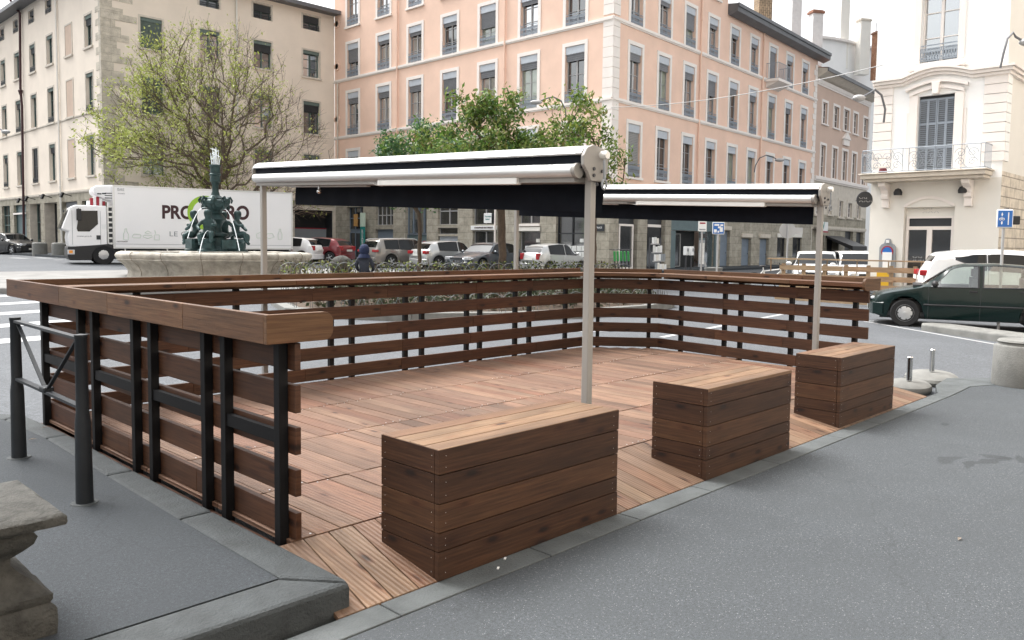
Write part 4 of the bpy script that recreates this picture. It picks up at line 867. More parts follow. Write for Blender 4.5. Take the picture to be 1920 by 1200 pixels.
# --- V sign and other signs on the peach building's side
def fsign(F,x0,x1,y0,y1,mat,out,label,cat,name='shop_sign',th=.08):
    r=F.rect(x0,x1,y0,y1); c=F.M@Vector(((r[0]+r[1])/2,-out,(r[2]+r[3])/2)); base=F.th.location; t=thing(name,label,cat,(c.x+base.x,c.y+base.y,c.z),F.a); w=(r[1]-r[0])/2; h=(r[3]-r[2])/2
    m=MB(); m.box(-w,w,-th/2,th/2,-h,h,mat); m.build('panel',t,bevel=.01); m=MB(); m.box(-.03,.03,th/2,out-.01,-.03,.03,'dark_grey'); m.build('bracket',t); return t,w,h
t,w,h=fsign(O2,1523,1540,416,433,'sign_white',.5,'white square shop sign with a teal letter V and a red lower edge','sign'); text('V',h*2.1,'sign_teal',t,(0,-.045,h*.15),FR,bold=.02); m=MB(); m.box(-w,w+.05,-.05,.05,-h-.12,-h-.002,'sign_red'); m.build('red_edge',t)
t,w,h=fsign(O1,684,692,425,468,'sign_teal',.35,'narrow vertical teal sign beside the grey street door','sign','vertical_sign')
m=MB(); m.box(-w,w,-.05,.05,h+.002,h+.95,'sign_pale_green'); m.build('top_panel',t); 
for i in range(9): text('RESEAUBAT'[i],.36,'sign_white',t,(0,-.045,h-.35-i*(2*h-.5)/9),FR)
t,w,h=fsign(O1,638,645,455,463,'sign_white',.12,'small white letter box on the stone wall behind the red car','letter box','wall_box'); m=MB(); m.box(-w*.6,w*.6,-.05,-.041,-h*.2,h*.5,'sign_grey'); m.build('slot',t)
for x,lb in ((747+2,'small round traffic disc on the wall above the taupe estate car'),(804,'small round traffic disc on the stone pier above the silver hatchback')):
    p=O1.rect(x-3,x+3,455,461); c=O1.M@Vector(((p[0]+p[1])/2,-.35,(p[2]+p[3])/2)); t=thing('traffic_disc',lb,'road sign',(c.x+Cx,c.y+Cy,c.z),-PI/2); m=MB(); m.lathe([(.22,0),(.22,.03),(0,.031)],20,'sign_red',(0,-.03,0),'y'); m.lathe([(.15,0),(0,.001)],20,'sign_white',(0,-.036,0),'y'); m.build('disc',t); m=MB(); m.box(-.02,.02,.0,.34,-.02,.02,'dark_grey'); m.build('bracket',t)
# --- far white building with chimneys beyond the tan house
FP=at(1530,300,92); FP[2]=0; fb=thing('tall_house','blinding white gabled house rising behind the tan house','building',(FP[0],FP[1],0))
Fw=Fac(fb,FP,A2-R(6),24); e0=Fw.uz(1540,76)[1]; 
m=MB(); p=[Fw.uz(x,y) for x,y in ((1533,72),(1560,75),(1590,81),(1640,95),(1662,104),(1662,520),(1533,520))]; m.prism([(a,max(b,-.3)) for a,b in p],0,9,'white_plaster','y'); Fw.part(m,'wall')
m=MB(); q=[(a,b) for a,b in p[:5]]; m.prism(q+[(a,b+.25) for a,b in q[::-1]],-.4,9.2,'trim_white','y'); Fw.part(m,'roof_edge')
for x0,x1,y0,y1 in ((1646,1655,127,158),(1643,1652,187,235),(1641,1650,262,300),(1638,1646,380,402)):
    r=Fw.rect(x0,x1,y0,y1); m=MB(); m.box(r[0],r[1],-.06,-.004,r[2],r[3],'shop_dark'); m.box(r[0],r[1],-.1,-.062,r[3]-.5,r[3],'zinc'); m.box(r[0]-.2,r[1]+.2,-.2,-.004,r[2]-.2,r[2]-.01,'trim_white'); Fw.part(m,'window')
r=Fw.rect(1637,1652,405,475); m=MB(); m.box(r[0],r[1],-.3,-.01,r[2],r[3],'shop_dark'); m.box(r[0],r[1],-.35,-.302,r[3]-1,r[3]-.2,'cream_plaster'); Fw.part(m,'shopfront')
def chimney(lb,x0,x1,y0,y1,d,mat,cap='chimney_white',pots=0):
    a=at(x0,y1,d);b=at(x1,y1,d);w=np.linalg.norm((b-a)[:2]); zt=at((x0+x1)/2,y0,d)[2]; zb_=at((x0+x1)/2,y1,d)[2]-3
    t=thing('chimney_stack',lb,'chimney',((a[0]+b[0])/2,(a[1]+b[1])/2,zb_),A2-R(48)+R(12)); w*=.72; H=zt-zb_
    m=MB(); m.box(-w/2,w/2,-w*.35,w*.35,0,H-.3,mat); m.build('stack',t); m=MB(); m.box(-w/2-.1,w/2+.1,-w*.35-.1,w*.35+.1,H-.3,H-.1,cap); m.box(-w/2,w/2,-w*.35,w*.35,H-.1,H,cap); m.build('cap',t,bevel=.02)
    if pots:
        for k in range(pots): m=MB(); m.lathe([(.05,0),(.05,1.),(0,1.)],8,'frame_grey',(-w/2+w*(k+.5)/pots,0,H)); m.build('pipe',t)
chimney('rough rubble chimney stack on the roof of the peach building',1411,1449,-30,35,62,'rubble','rubble')
chimney('smooth pale chimney stack cut by the picture top, right of the rubble chimney',1475,1503,-40,60,80,'chimney_white')
chimney('shorter white chimney stack with a reddish cap',1513,1543,20,85,72,'chimney_white','roof_tile')
chimney('tall cream chimney with a stained base, cut by the top of the picture',1566,1592,-40,80,97,'cream_plaster')
chimney('cream chimney with a moulded cap behind the white gable',1603,1632,36,92,97,'cream_plaster','trim_stone')
chimney('brick chimney with thin pipes on top, beside the white cafe building',1633,1659,60,102,97,'brick_wall','roof_tile',3)
# --- white cafe building
WX,WY=29.441,7.065; LW=4.05
wb=thing('cafe_building','white corner house with scrolled iron balcony and blue shutters above a cafe','building',(WX,WY,0))
W=Fac(wb,(WX,WY+LW),-PI/2,LW); W2=Fac(wb,(WX,WY),0,14)
U=lambda u:LW-u
window(W,U(2.62),U(1.46),7.82,10.3,'W',surround=.2,surm='trim_white',frame='trim_white',bars=(2,3),dep=.3,rail=.55,railm='rail_blue',lamb=.3,lambm='valance_blue',sill=0)
m=MB(); m.box(U(2.98),U(1.15),-.2,-.003,7.56,7.66,'trim_white'); m.box(U(2.9),U(1.22),-.12,-.003,7.48,7.558,'trim_white'); W.part(m,'window_ledge',bevel=.02)
# balcony door with closed shutters under an arched head
W.open.append((U(2.6),U(1.47),4.15,6.72,.3))
m=MB(); a,b=U(2.6),U(1.47); wd=b-a
for x0,x1 in ((a+.01,(a+b)/2-.006),((a+b)/2+.006,b-.01)):
    wl=(x1-x0)/2
    for xx in (x0,x0+wl): 
        m.box(xx,xx+.035,.1,.14,4.16,6.62,'rail_blue'); m.box(xx+wl-.035,xx+wl-.003,.1,.14,4.16,6.62,'rail_blue')
        for z in (4.16,4.95,5.75,6.55): m.box(xx+.035,xx+wl-.035,.102,.138,z,z+.07,'rail_blue')
        for j in range(34): z=4.24+j*.068; m.add([(xx+.035,.135,z),(xx+wl-.035,.135,z),(xx+wl-.035,.105,z+.05),(xx+.035,.105,z+.05)],[(0,1,2,3)],'rail_blue')
m.add([(a,.15,4.15),(b,.15,4.15),(b,.15,6.72),(a,.15,6.72)],[(0,1,2,3)],'shop_dark'); W.part(m,'shutter')
def arch(u0,u1,zt,rise,n=14): return [(u0+(u1-u0)*k/n, zt+rise*math.sin(PI*k/n)) for k in range(n+1)]
def archband(F,u0,u1,zt,rise,h,out,mat,name,bev=0):
    m=MB(); p=arch(u0,u1,zt,rise); 
    for (x0,z0),(x1,z1) in zip(p,p[1:]): m.add([(x0,-out,z0),(x1,-out,z1),(x1,-out,z1+h),(x0,-out,z0+h),(x0,-.002,z0),(x1,-.002,z1),(x1,-.002,z1+h),(x0,-.002,z0+h)],[(0,1,2,3),(3,2,6,7),(0,4,5,1)],mat)
    x0,z0=p[0];x1,z1=p[-1]
    return F.part(m,name)
m=MB(); m.box(a-.28,a-.002,-.07,-.003,4.15,6.75,'trim_white'); m.box(b+.002,b+.28,-.07,-.003,4.15,6.75,'trim_white'); m.box(a-.36,a-.282,-.04,-.003,4.15,6.2,'trim_white'); m.box(b+.282,b+.36,-.04,-.003,4.15,6.2,'trim_white'); W.part(m,'door_surround',bevel=.015)
archband(W,a-.28,b+.28,6.72,.2,.12,.10,'trim_white','arch_moulding'); archband(W,a-.4,b+.4,6.9,.22,.09,.16,'trim_white','arch_moulding')
m=MB(); c=(a+b)/2; m.prism([(c-.09,6.72),(c+.09,6.72),(c+.13,7.12),(c-.13,7.12)],-.2,-.003,'trim_white','y'); W.part(m,'keystone',bevel=.02)
for h,o,zz_ in ((.09,.12,7.13),(.1,.2,7.225),(.07,.27,7.33)):
    m=MB(); m.box(-.02,a-.5,-o,-.002,zz_,zz_+h-.002,'trim_white'); W.part(m,'cornice'); m=MB(); m.box(b+.5,LW+o,-o,-.002,zz_,zz_+h-.002,'trim_white'); W.part(m,'cornice'); archband(W,a-.499,b+.499,zz_,.24,h-.002,o-.001,'trim_white','cornice_arch')
    m=MB(); m.box(.002,14,-o,-.002,zz_,zz_+h-.002,'trim_white'); W2.part(m,'cornice')
m=MB()
for i in range(9): m.box(LW-.62,LW+.05,-.05,-.003,4.42+i*.305,4.42+i*.305+.285,'trim_white')
W.part(m,'quoins',bevel=.008); m=MB()
for i in range(9): m.box(.0,.62,-.05,-.003,4.42+i*.305,4.42+i*.305+.285,'trim_white')
W.part(m,'quoins',bevel=.008)
m=MB()
for i in range(9): m.box(.002,.5,-.05,-.003,4.42+i*.305,4.42+i*.305+.285,'white_plaster')
W2.part(m,'quoins',bevel=.008)
# balcony
m=MB(); m.box(-.06,U(.26),-.85,-.003,3.96,4.1,'trim_stone'); m.box(-.12,U(.2),-.92,-.003,4.102,4.145,'trim_stone'); m.box(0.02,U(.32),-.75,-.003,3.86,3.958,'trim_stone'); W.part(m,'balcony_slab',bevel=.015)
m=MB(); x0,x1=-.02,U(.3); zb,zt=4.16,4.93; y=-.82
for z in (zb+.03,zt): m.tube([(x0,-.01,z),(x0,y,z),(x1,y,z),(x1,-.01,z)],.016,'rail_blue',5)
def scroll(cx,cz,s,fl,plane):
    P=[]
    for k in range(22): t_=k/21; ang=t_*PI*2.6; rr=.17*(1-t_*.82)*s; P.append((cx+fl*(rr*math.cos(ang)),cz+rr*math.sin(ang)))
    return P
for x in (x0,x0+.01,U(2.75),U(2.55),U(1.42),U(1.22),x1-.12,x1): m.bar((x,y,zb),(x,y,zt),.018,.018,'rail_blue')
def panel(xa,xb):
    n=max(1,round((xb-xa)/.62)); w=(xb-xa)/n
    for i in range(n):
        c=xa+w*(i+.5)
        for fl in (-1,1):
            for cz,s in ((zb+.22,.85),(zb+.5,1.)): m.tube([(p[0],y,p[1]) for p in scroll(c+fl*w*.22,cz,s,fl,0)],.009,'rail_blue',4,False)
            m.tube([(c,y,zb+.05),(c+fl*w*.3,y,zb+.35),(c+fl*w*.1,y,zb+.55),(c,y,zt-.05)],.008,'rail_blue',4,False)
panel(x0,U(2.75)); panel(U(2.55),U(1.42)); panel(U(1.22),x1-.12)
for i in range(7): m.bar((x1,y+.12*i,zb),(x1,y+.12*i,zt),.012,.012,'rail_blue'); m.bar((x0,y+.12*i,zb),(x0,y+.12*i,zt),.012,.012,'rail_blue')
W.part(m,'balcony_railing')
for u in (U(3.5),U(.9)):
    m=MB(); m.prism([(-.003,3.0),(-.14,3.0),(-.15,3.28),(-.25,3.3),(-.27,3.42),(-.22,3.46),(-.3,3.6),(-.55,3.72),(-.6,3.85),(-.003,3.85)],u-.12,u+.12,'trim_white','x'); W.part(m,'balcony_corbel',bevel=.015)
for u in (U(3.06),U(1.05)): m=MB(); m.lathe([(.13,0),(.14,.1),(.09,.2),(0,.24)],14,'black_plastic',(u,-.22,3.42)); m.tube([(u,-.01,3.5),(u,-.22,3.6)],.02,'black_plastic'); W.part(m,'wall_lamp',smooth=True)
# ground floor niche, door, notice
W.open.append((U(2.9),U(1.32),.0,3.0,.3)); 
W.wall([(-.4,3.9,'cream_plaster'),(3.9,14,'white_plaster')]); W2.wall([(-.4,4.1,'rusticated'),(4.1,14,'cream_plaster')])
m=MB(); p=arch(U(2.9),U(1.32),3.0,.28); n=len(p)
for (x0_,z0_),(x1_,z1_) in zip(p,p[1:]): m.add([(x0_,-.05,z0_),(x1_,-.05,z1_),(x1_,-.05,z1_+.09),(x0_,-.05,z0_+.09),(x0_,.0,z0_),(x1_,.0,z1_)],[(0,1,2,3),(0,4,5,1)],'trim_white')
W.part(m,'niche_arch')
m=MB(); a,b=U(2.9),U(1.32); m.box(a+.003,b-.003,.22,.3,2.7,2.999,'cream_plaster'); W.part(m,'niche_panel')
m=MB(); f='trim_white'; y=.2
m.box(a+.04,a+.12,y-.05,y+.05,0,2.7,f); m.box(b-.12,b-.04,y-.05,y+.05,0,2.7,f); m.box(a+.12,b-.12,y-.05,y+.05,2.63,2.7,f); m.box(a+.12,b-.12,y-.05,y+.05,2.24,2.36,f); c=(a+b)/2; m.box(c-.08,c+.08,y-.05,y+.05,0,2.24,f)
m.box(a+.12,b-.12,y+.01,y+.03,2.36,2.63,'shop_dark'); m.box(a+.12,b-.12,y+.01,y+.03,0,2.24,'window_glass_dark'); W.part(m,'cafe_door')
def dots(parent,x,z,y,s,mat,rows=((1,1,1,2),(1,1,1,1,1,1))):
    m=MB()
    for j,rw in enumerate(rows):
        for i,k in enumerate(rw):
            for q in range(2): 
                m.box(x+i*s*1.5+(q*s*.55 if k==1 else 0),x+i*s*1.5+s*.3+(q*s*.55 if k==1 else 0),y-.004,y,z-j*s*2.0+(q*s*.5 if k==2 else (-.0 if (i+j+q)%2 else s*.45)),z-j*s*2.+s*.3+(q*s*.5 if k==2 else (0 if (i+j+q)%2 else s*.45)),mat)
    return m
W.part(dots(None,(a+b)/2-.26,2.93,.215,.06,'sign_grey'),'lettering'); W.part(dots(None,a+.28,1.28,.205,.055,'sign_white',((1,1,1,1),(1,1,1,1,2,1))),'lettering')
# round hanging sign
hp=at(1621,374,28.6); hs=thing('hanging_sign','round black hanging sign with small white dotted lettering at the cafe corner','sign',tuple(hp),R(-45)); m=MB(); m.lathe([(.27,-.03),(.28,-.02),(.28,.02),(.27,.03)],36,'shop_dark',(0,0,0),'y'); m.build('disc',hs)
dots(None,-.2,.02,-.032,.055,'sign_white').build('lettering',hs); m=MB(); m.bar((-.3,.01,-.05),(.45,.2,-.05),.02,.02,'black_steel'); m.build('bracket',hs)
# notice board with no parking sign
r=W.rect(1650,1681,447,494); nb=thing('notice_board','grey shaped notice board with a round red and blue disc on the cafe wall','notice board',(WX,WY,0)); 
def wpart(mb,name,par,**k): o=mb.build(name,par,**k); o.matrix_local=W.M; return o
u=(r[0]+r[1])/2; w_=(r[1]-r[0])/2; zz0,zz1=.45,r[3]
m=MB(); m.prism([(u-w_,zz0),(u+w_,zz0),(u+w_,zz1-.32),(u+w_*.8,zz1-.22),(u+w_*.45,zz1-.17),(u+w_*.3,zz1-.02),(u,zz1),(u-w_*.3,zz1-.02),(u-w_*.45,zz1-.17),(u-w_*.8,zz1-.22),(u-w_,zz1-.32)],-.08,-.03,'sign_grey','y'); wpart(m,'board',nb,bevel=.01)
m=MB(); cz=zz1-.46; m.lathe([(w_*.72,0),(w_*.72,.02),(0,.021)],30,'sign_red',(u,-.104,cz),'y'); wpart(m,'no_parking_disc',nb); m=MB(); m.lathe([(w_*.57,0),(0,.001)],30,'sign_blue',(u,-.108,cz),'y'); wpart(m,'disc_centre',nb)
m=MB(); m.box(u-.15,u+.17,-.125,-.11,cz-.32,cz-.02,'sign_white'); wpart(m,'paper_sheet',nb); m=MB(); m.box(u-.13,u+.14,-.122,-.11,cz-.6,cz-.34,'sign_white'); wpart(m,'paper_sheet',nb); m=MB(); m.box(u-.05,u+.05,-.12,-.085,zz1-.16,zz1-.06,'sign_white'); wpart(m,'emblem',nb)
m=MB(); m.box(u-w_*.9,u+w_*.9,-.32,-.1,.12,.78,'meter_yellow'); wpart(m,'yellow_box',nb,bevel=.02)
m=MB(); m.lathe([(.1,0),(.14,.02),(.11,.16),(.0,.17)],16,'terracotta',(0,0,0)); tag(m.build('flower_pot',smooth=True,loc=(WX-.6,WY+3.45,4.16)),'dark red upturned flower pot on the iron balcony','flower pot')
# street lamps on the walls
def wlamp(lb,px,py,d,flip,L=1.3,hd=.6):
    p=at(px,py,d); t=thing('wall_street_lamp',lb,'street lamp',tuple(p),R(-45.7))
    m=MB(); s=flip; m.tube([(s*L,.1,-.75),(s*L*.98,.0,-.35),(s*L*.8,0,.1),(s*L*.5,0,.28),(s*.2,0,.16),(0,0,.05)],.035,'zinc',6); m.build('arm',t,smooth=True)
    m=MB(); m.sph((-s*hd*.3,0,0),(hd/2,.16,.11),'frame_grey',14,8); m.build('lamp_head',t,smooth=True)
wlamp('street lamp on a curved arm above the middle small tree, on the peach wall',1012,192,40.5,1); wlamp('street lamp on a curved arm on the right face of the peach building',1456,300,50,-1)
wlamp('street lamp with a wide oval head at the edge of the cafe building',1618,184,26.6,1,.75,.42); wlamp('large curved wall lamp at the top right corner of the picture',1916,79,25,-1,.55,.4); wlamp('curved street lamp at the left edge in front of the beige wall',6,247,46,-1,1.2,.5) 
# overhead cable
ca=at(1146,201,41.8); cb=at(1655,122,27.2); m=MB(); m.tube([tuple(ca+(cb-ca)*k/20-np.array([0,0,.9*4*(k/20)*(1-k/20)*.35])) for k in range(21)],.015,'frame_grey',4); tag(m.build('overhead_cable'),'pale cable strung from the peach building to the cafe building','cable')
# unseen house added behind the viewpoint to shade the terrace; also reflects in glass
sb=thing('added_shade_house','tall plain house added unseen behind the viewpoint to shade the terrace','building',(-30,-4.2,0))
m=MB(); m.box(0,75,-8,0,-.2,17,'beige_plaster'); m.build('wall',sb)
# ---------------------------------------------------------------- trees
def grow(att,base,trunk_h,step,jit=.12,lean=(0,0),zbias=.35,seed=1,pw=.22,sag=.10):
    rs=np.random.default_rng(seed); nodes=[np.array([0,0,0.])]; par=[-1]
    n=max(3,int(trunk_h/step))
    for k in range(1,n+1): nodes.append(np.array([lean[0]*k/n+rs.normal(0,.02),lean[1]*k/n+rs.normal(0,.02),trunk_h*k/n])); par.append(len(nodes)-2)
    top=nodes[-1]; att=sorted(att,key=lambda p:np.linalg.norm(p-top)); arr=np.zeros((60000,3)); cnt=len(nodes); arr[:cnt]=nodes; plen=[0.]*cnt
    for k in range(1,cnt): plen[k]=plen[k-1]+step
    pl=np.zeros(60000); pl[:cnt]=plen; tips=[]; start=n-1
    for a in att:
        dd=a-arr[start:cnt]; d=np.linalg.norm(dd,axis=1); cost=d*(1+.9*np.clip(-dd[:,2]/(d+1e-6)+zbias,0,2))+pl[start:cnt]*pw; i=int(np.argmin(cost))+start; dist=d[i-start]
        m=max(1,int(dist/step)); p0=arr[i].copy(); last=i; j=rs.normal(0,jit,3)*dist*.35
        for k in range(1,m+1):
            f=k/m; p=p0*(1-f)+a*f+j*math.sin(PI*f)+np.array([0,0,-sag*dist*math.sin(PI*f)])
            arr[cnt]=p; par.append(last); pl[cnt]=pl[last]+step; last=cnt; cnt+=1
        tips.append(last)
    return arr[:cnt],par,tips
def wood_mesh(arr,par,tips,mat,r0,rt,expo=2.3,twigm=None):
    n=len(arr); w=np.zeros(n); ch=[[] for _ in range(n)]
    for i,p in enumerate(par):
        if p>=0: ch[p].append(i)
    rad=np.zeros(n)
    for i in range(n-1,-1,-1):
        s=sum(rad[c]**expo for c in ch[i]); rad[i]=max(rt,s**(1/expo)) if ch[i] else rt
    k=r0/rad[0]; rad=rt+(rad-rt)*((r0-rt)/(rad[0]-rt))
    m=MB(); done=set()
    # chains
    stack=[(0,ch[0][0] if ch[0] else None)]
    starts=[(0,c) for c in ch[0]]
    while starts:
        p,c=starts.pop(); pts=[arr[p]]; rs=[rad[c]]; cur=c
        while True:
            pts.append(arr[cur]); rs.append(rad[cur]); kids=sorted(ch[cur],key=lambda q:-rad[q])
            if not kids: break
            for q in kids[1:]: starts.append((cur,q))
            cur=kids[0]
        big=rs[0]; seg=8 if big>.06 else 5 if big>.025 else 3
        rs[0]=min(rs[0]*1.0,rad[p]); m.tube(pts,[float(r) for r in rs],mat,seg,False)
    return m,rad
def leafcloud(m,pts,n,size,spread,mat,up=.3,rs=None):
    for k in range(n):
        c=pts[rs.integers(len(pts))]+rs.normal(0,spread,3); s=size*rs.uniform(.6,1.35); a=Vector(rs.normal(0,1,3)).normalized(); b=a.cross(Vector(rs.normal(0,1,3))+Vector((0,0,up))).normalized(); c=Vector(c)
        m.add([tuple(c-a*s),tuple(c+b*s*.42),tuple(c+a*s),tuple(c-b*s*.42)],[(0,1,2,3)],mat)
def ellip(n,c,r,rs,zmin=-.2,shell=.45,fn=None):
    out=[]
    while len(out)<n:
        p=rs.normal(0,1,3); p/=np.linalg.norm(p); q=(shell+(1-shell)*rs.random()**.6) if rs.random()<.75 else rs.random()*.8
        p=p*q
        if p[2]<zmin: continue
        P=np.array(c)+p*np.array(r)
        if fn and not fn(P): continue
        out.append(P)
    return out
# big bare spring tree behind the fountain
tx,ty,tz=foot(410,45.); tz+=.1
t=thing('bare_tree','tall wide spreading tree with bare branches and fresh yellow-green leaves behind the fountain and truck','tree',(tx,ty,tz))
rs=np.random.default_rng(3); att=ellip(1250,(-.1,.2,5.3),(6.7,6.2,7.5),rs,zmin=-.38,fn=lambda P:not(P[2]<5.2 and P[0]*.715+P[1]*.699<-.6))
arr,par,tips=grow(att,None,3.3,.42,seed=5,pw=.62,jit=.05,sag=.07); m,rad=wood_mesh(arr,par,tips,'bark',.30,.012,2.0); m.build('trunk',t,smooth=True)
m=MB(); lf=rs.random
def right_of(P): return P[0]*.699-P[1]*.715     # + = right as seen from the square
tp=[arr[i] for i in tips]
wl=[]
for p in tp:
    r_=right_of(p); a=1.0 if r_<-2.4 else .5 if r_<.8 else .16 if r_<3.5 else .06
    if p[2]>9: a=max(a,.5 if r_<3.5 else .2)
    wl.append(a)
wl=np.array(wl)/sum(wl); wl=wl*(rs.random(len(wl))**1.6+.05); wl/=wl.sum(); idx=rs.choice(len(tp),15000,p=wl)
leafcloud(m,[tp[i] for i in idx],16500,.085,.26,'leaf_spring',rs=rs)
# fine twigs at the tips
tw=MB()
for i in tips:
    for k in range(6):
        p=arr[i]-(arr[i]-arr[par[i]])*rs.random()*2; d=rs.normal(0,.22,3)+nrm(arr[i]-np.array([0,0,3.5]))*.38+np.array([0,0,.12]); tw.tube([p,p+d*.5+rs.normal(0,.03,3),p+d],[.008,.006,.004],'bark',3,False)
tw.build('twigs',t)
m.build('crown',t)
def small_tree(label,px,d,H,c,r,n,leaves,mats,size,seed,trunk,r0,lean=(0,0),grp='small street trees between the plaza and the parked cars',wisps=0,zmin=-.55):
    x,y,z=foot(px,d); t=thing('street_tree',label,'tree',(x,y,z+.1),0,grp); rs=np.random.default_rng(seed)
    att=ellip(n,c,r,rs,zmin=zmin,shell=.5)
    for w in range(wisps): att.append(np.array([c[0]+rs.normal(0,.5),c[1]+rs.normal(0,.5),c[2]+r[2]*rs.uniform(.95,1.45)]))
    arr,par,tips=grow(att,None,trunk,.3,jit=.2,lean=lean,seed=seed,zbias=.2); m,rad=wood_mesh(arr,par,tips,'bark',r0,.012,2.2); m.build('trunk',t,smooth=True)
    m=MB(); tp=[arr[i] for i in tips]
    # clumps: some branch ends are dense, others nearly bare
    w=rs.random(len(tp))**2.2+.04; w/=w.sum(); nn=[leaves*6//10,leaves*3//10,leaves//10]
    for mt,k in zip(mats,nn):
        idx=rs.choice(len(tp),k,p=w); leafcloud(m,[tp[i] for i in idx],k,size,.2,mt,up=1.2,rs=rs)
    m.build('crown',t); return t
Rt=np.array([.699,-.715]); Fd=np.array([.715,.699])
def off(r,f=0): v=Rt*r+Fd*f; return (float(v[0]),float(v[1]))
o=off(.35); small_tree('small dark green tree, leftmost of three, with a thin forked trunk',786,34,6.6,(o[0],o[1],4.3),(2.4,2.2,2.2),170,9500,('leaf_dark','leaf_green','leaf_dark'),.10,11,2.5,.085)
o=off(-.75); small_tree('bushy green tree in the middle with a wispy bronze top and a thick dark trunk',941,29.5,7.5,(o[0],o[1],4.3),(2.8,2.2,1.6),230,12500,('leaf_green','leaf_bronze','leaf_dark'),.095,12,2.6,.14,wisps=34)
o=off(-.75); small_tree('light green tree on the right reaching in front of the corner of the peach building',1112,30.5,7.2,(o[0],o[1],4.3),(2.0,2.0,1.8),200,7200,('leaf_green','leaf_bronze','leaf_spring'),.095,13,2.6,.12,wisps=14)
o=off(.8);
# ---------------------------------------------------------------- hoop border
rs=np.random.default_rng(4)
hf=thing('hoop_fence','low border of overlapping steel wire hoops round the planted bed','border fence',(float(bc[0]),float(bc[1]),.17))
m=MB(); hp_=ringpoly(.955); 
def along(poly):
    out=[];
    for i in range(len(poly)):
        a=np.array(poly[i]);b=np.array(poly[(i+1)%len(poly)]); L=np.linalg.norm(b-a); out.append((a,b,L))
    return out
for a,b,L in along(hp_):
    n=max(1,int(L/.36))
    for k in range(n):
        c=a+(b-a)*(k+.5)/n-bc; d=nrm(b-a)*.27; m.tube([(c[0]+d[0]*math.cos(q),c[1]+d[1]*math.cos(q),-.03+.42*math.sin(q)**.8) for q in [PI*j/8 for j in range(9)]],.0065,'wire',4,False)
m.build('hoops',hf)
# second border of hoops at the plaza side
p0=np.array(at(530,500,24.0)[:2]);p1=np.array(at(1180,500,27.5)[:2]); hf2=thing('hoop_fence','row of overlapping wire hoops just above the back fence before the cars','border fence',(float(p0[0]),float(p0[1]),.55))
m=MB(); L=np.linalg.norm(p1-p0); n=int(L/.40); d=nrm(p1-p0)
for k in range(n):
    c=d*L*(k+.5)/n; m.tube([(c[0]+d[0]*.33*math.cos(q),c[1]+d[1]*.33*math.cos(q),.42*math.sin(q)**.8+rs.normal(0,.004)) for q in [PI*j/8 for j in range(9)]],.011,'wire',4,False)
m.build('hoops',hf2)
m=MB(); nn=np.array([-d[1],d[0]]); q=[p0-nn*.15,p1-nn*.15,p1+nn*3.0,p0+nn*3.0]; m.prism([tuple(a) for a in q],-.3,.52,'soil','z'); m.prism([tuple(p0-nn*.35-d*.2),tuple(p1-nn*.35+d*.2),tuple(p1-nn*.152+d*.2),tuple(p0-nn*.152-d*.2)],-.3,.56,'concrete','z'); struct('raised_bed',m)
m=MB()
for k in range(2600):
    f=rs.random(); c=p0+(p1-p0)*f+nn*rs.uniform(.1,2.2); z=.5+rs.random()**1.5*.5; s=rs.uniform(.03,.08); a=Vector(rs.normal(0,1,3)).normalized(); b=a.cross(Vector(rs.normal(0,1,3))).normalized(); C_=Vector((c[0],c[1],z)); m.add([tuple(C_-a*s),tuple(C_+b*s*.5),tuple(C_+a*s),tuple(C_-b*s*.5)],[(0,1,2,3)],'hedge_leaf' if rs.random()<.6 else 'leaf_bronze')
for k in range(260):
    f=rs.random(); c=p0+(p1-p0)*f+nn*rs.uniform(.1,2.2); m.tube([(c[0],c[1],.45),(c[0]+rs.normal(0,.12),c[1]+rs.normal(0,.12),.75+rs.random()*.35)],[.01,.005],'bark',3,False)
struct('low_shrubs',m,'stuff')
# ---------------------------------------------------------------- cars
def interp(pts,t):
    xs=[p[0] for p in pts]; ys=[p[1] for p in pts]; return float(np.interp(t,xs,ys))
def smooth_prof(pts,t,w=.012): return (interp(pts,t-w)+2*interp(pts,t)+interp(pts,t+w))/4
WHEELS={}
def wheel_mesh(r,wd,style):
    def f():
        m=MB(); m.lathe([(r*.62,-wd/2+.01),(r*.92,-wd/2),(r*.985,-wd/2+.025),(r,-wd/4),(r,wd/4),(r*.985,wd/2-.025),(r*.92,wd/2),(r*.62,wd/2-.01)],32,'tyre',(0,0,0),'y'); return m.mesh('tyre',True)
    def g_():
        m=MB(); m.lathe([(r*.64,wd*.40),(r*.6,wd*.46),(r*.55,wd*.36)],28,'rim_metal',(0,0,0),'y'); m.lathe([(r*.6,wd*.16),(0,wd*.17)],24,'shop_dark',(0,0,0),'y')
        if style=='cap': m.lathe([(r*.56,wd*.42),(r*.45,wd*.47),(r*.2,wd*.49),(0,wd*.5)],28,'rim_metal',(0,0,0),'y')
        ns=7 if style=='cap' else 5
        for k in range(ns):
            a=2*PI*k/ns; c,s=math.cos(a),math.sin(a)
            if style=='cap':
                for kk in range(1): m.lathe([(r*.055,0),(r*.05,.004),(0,.005)],8,'shop_dark',(r*.46*c,wd*.475,r*.46*s),'y')
            else: m.bar((r*.1*c,wd*.4,r*.1*s),(r*.6*c,wd*.42,r*.6*s),r*.17,.03,'rim_metal',up=(0,1,0))
        m.lathe([(r*.13,wd*.48),(r*.1,wd*.52),(0,wd*.53)],14,'rim_metal',(0,0,0),'y'); return m.mesh('rim',True)
    return wmesh(('ty',r,wd),f),wmesh(('ri',r,wd,style),g_)
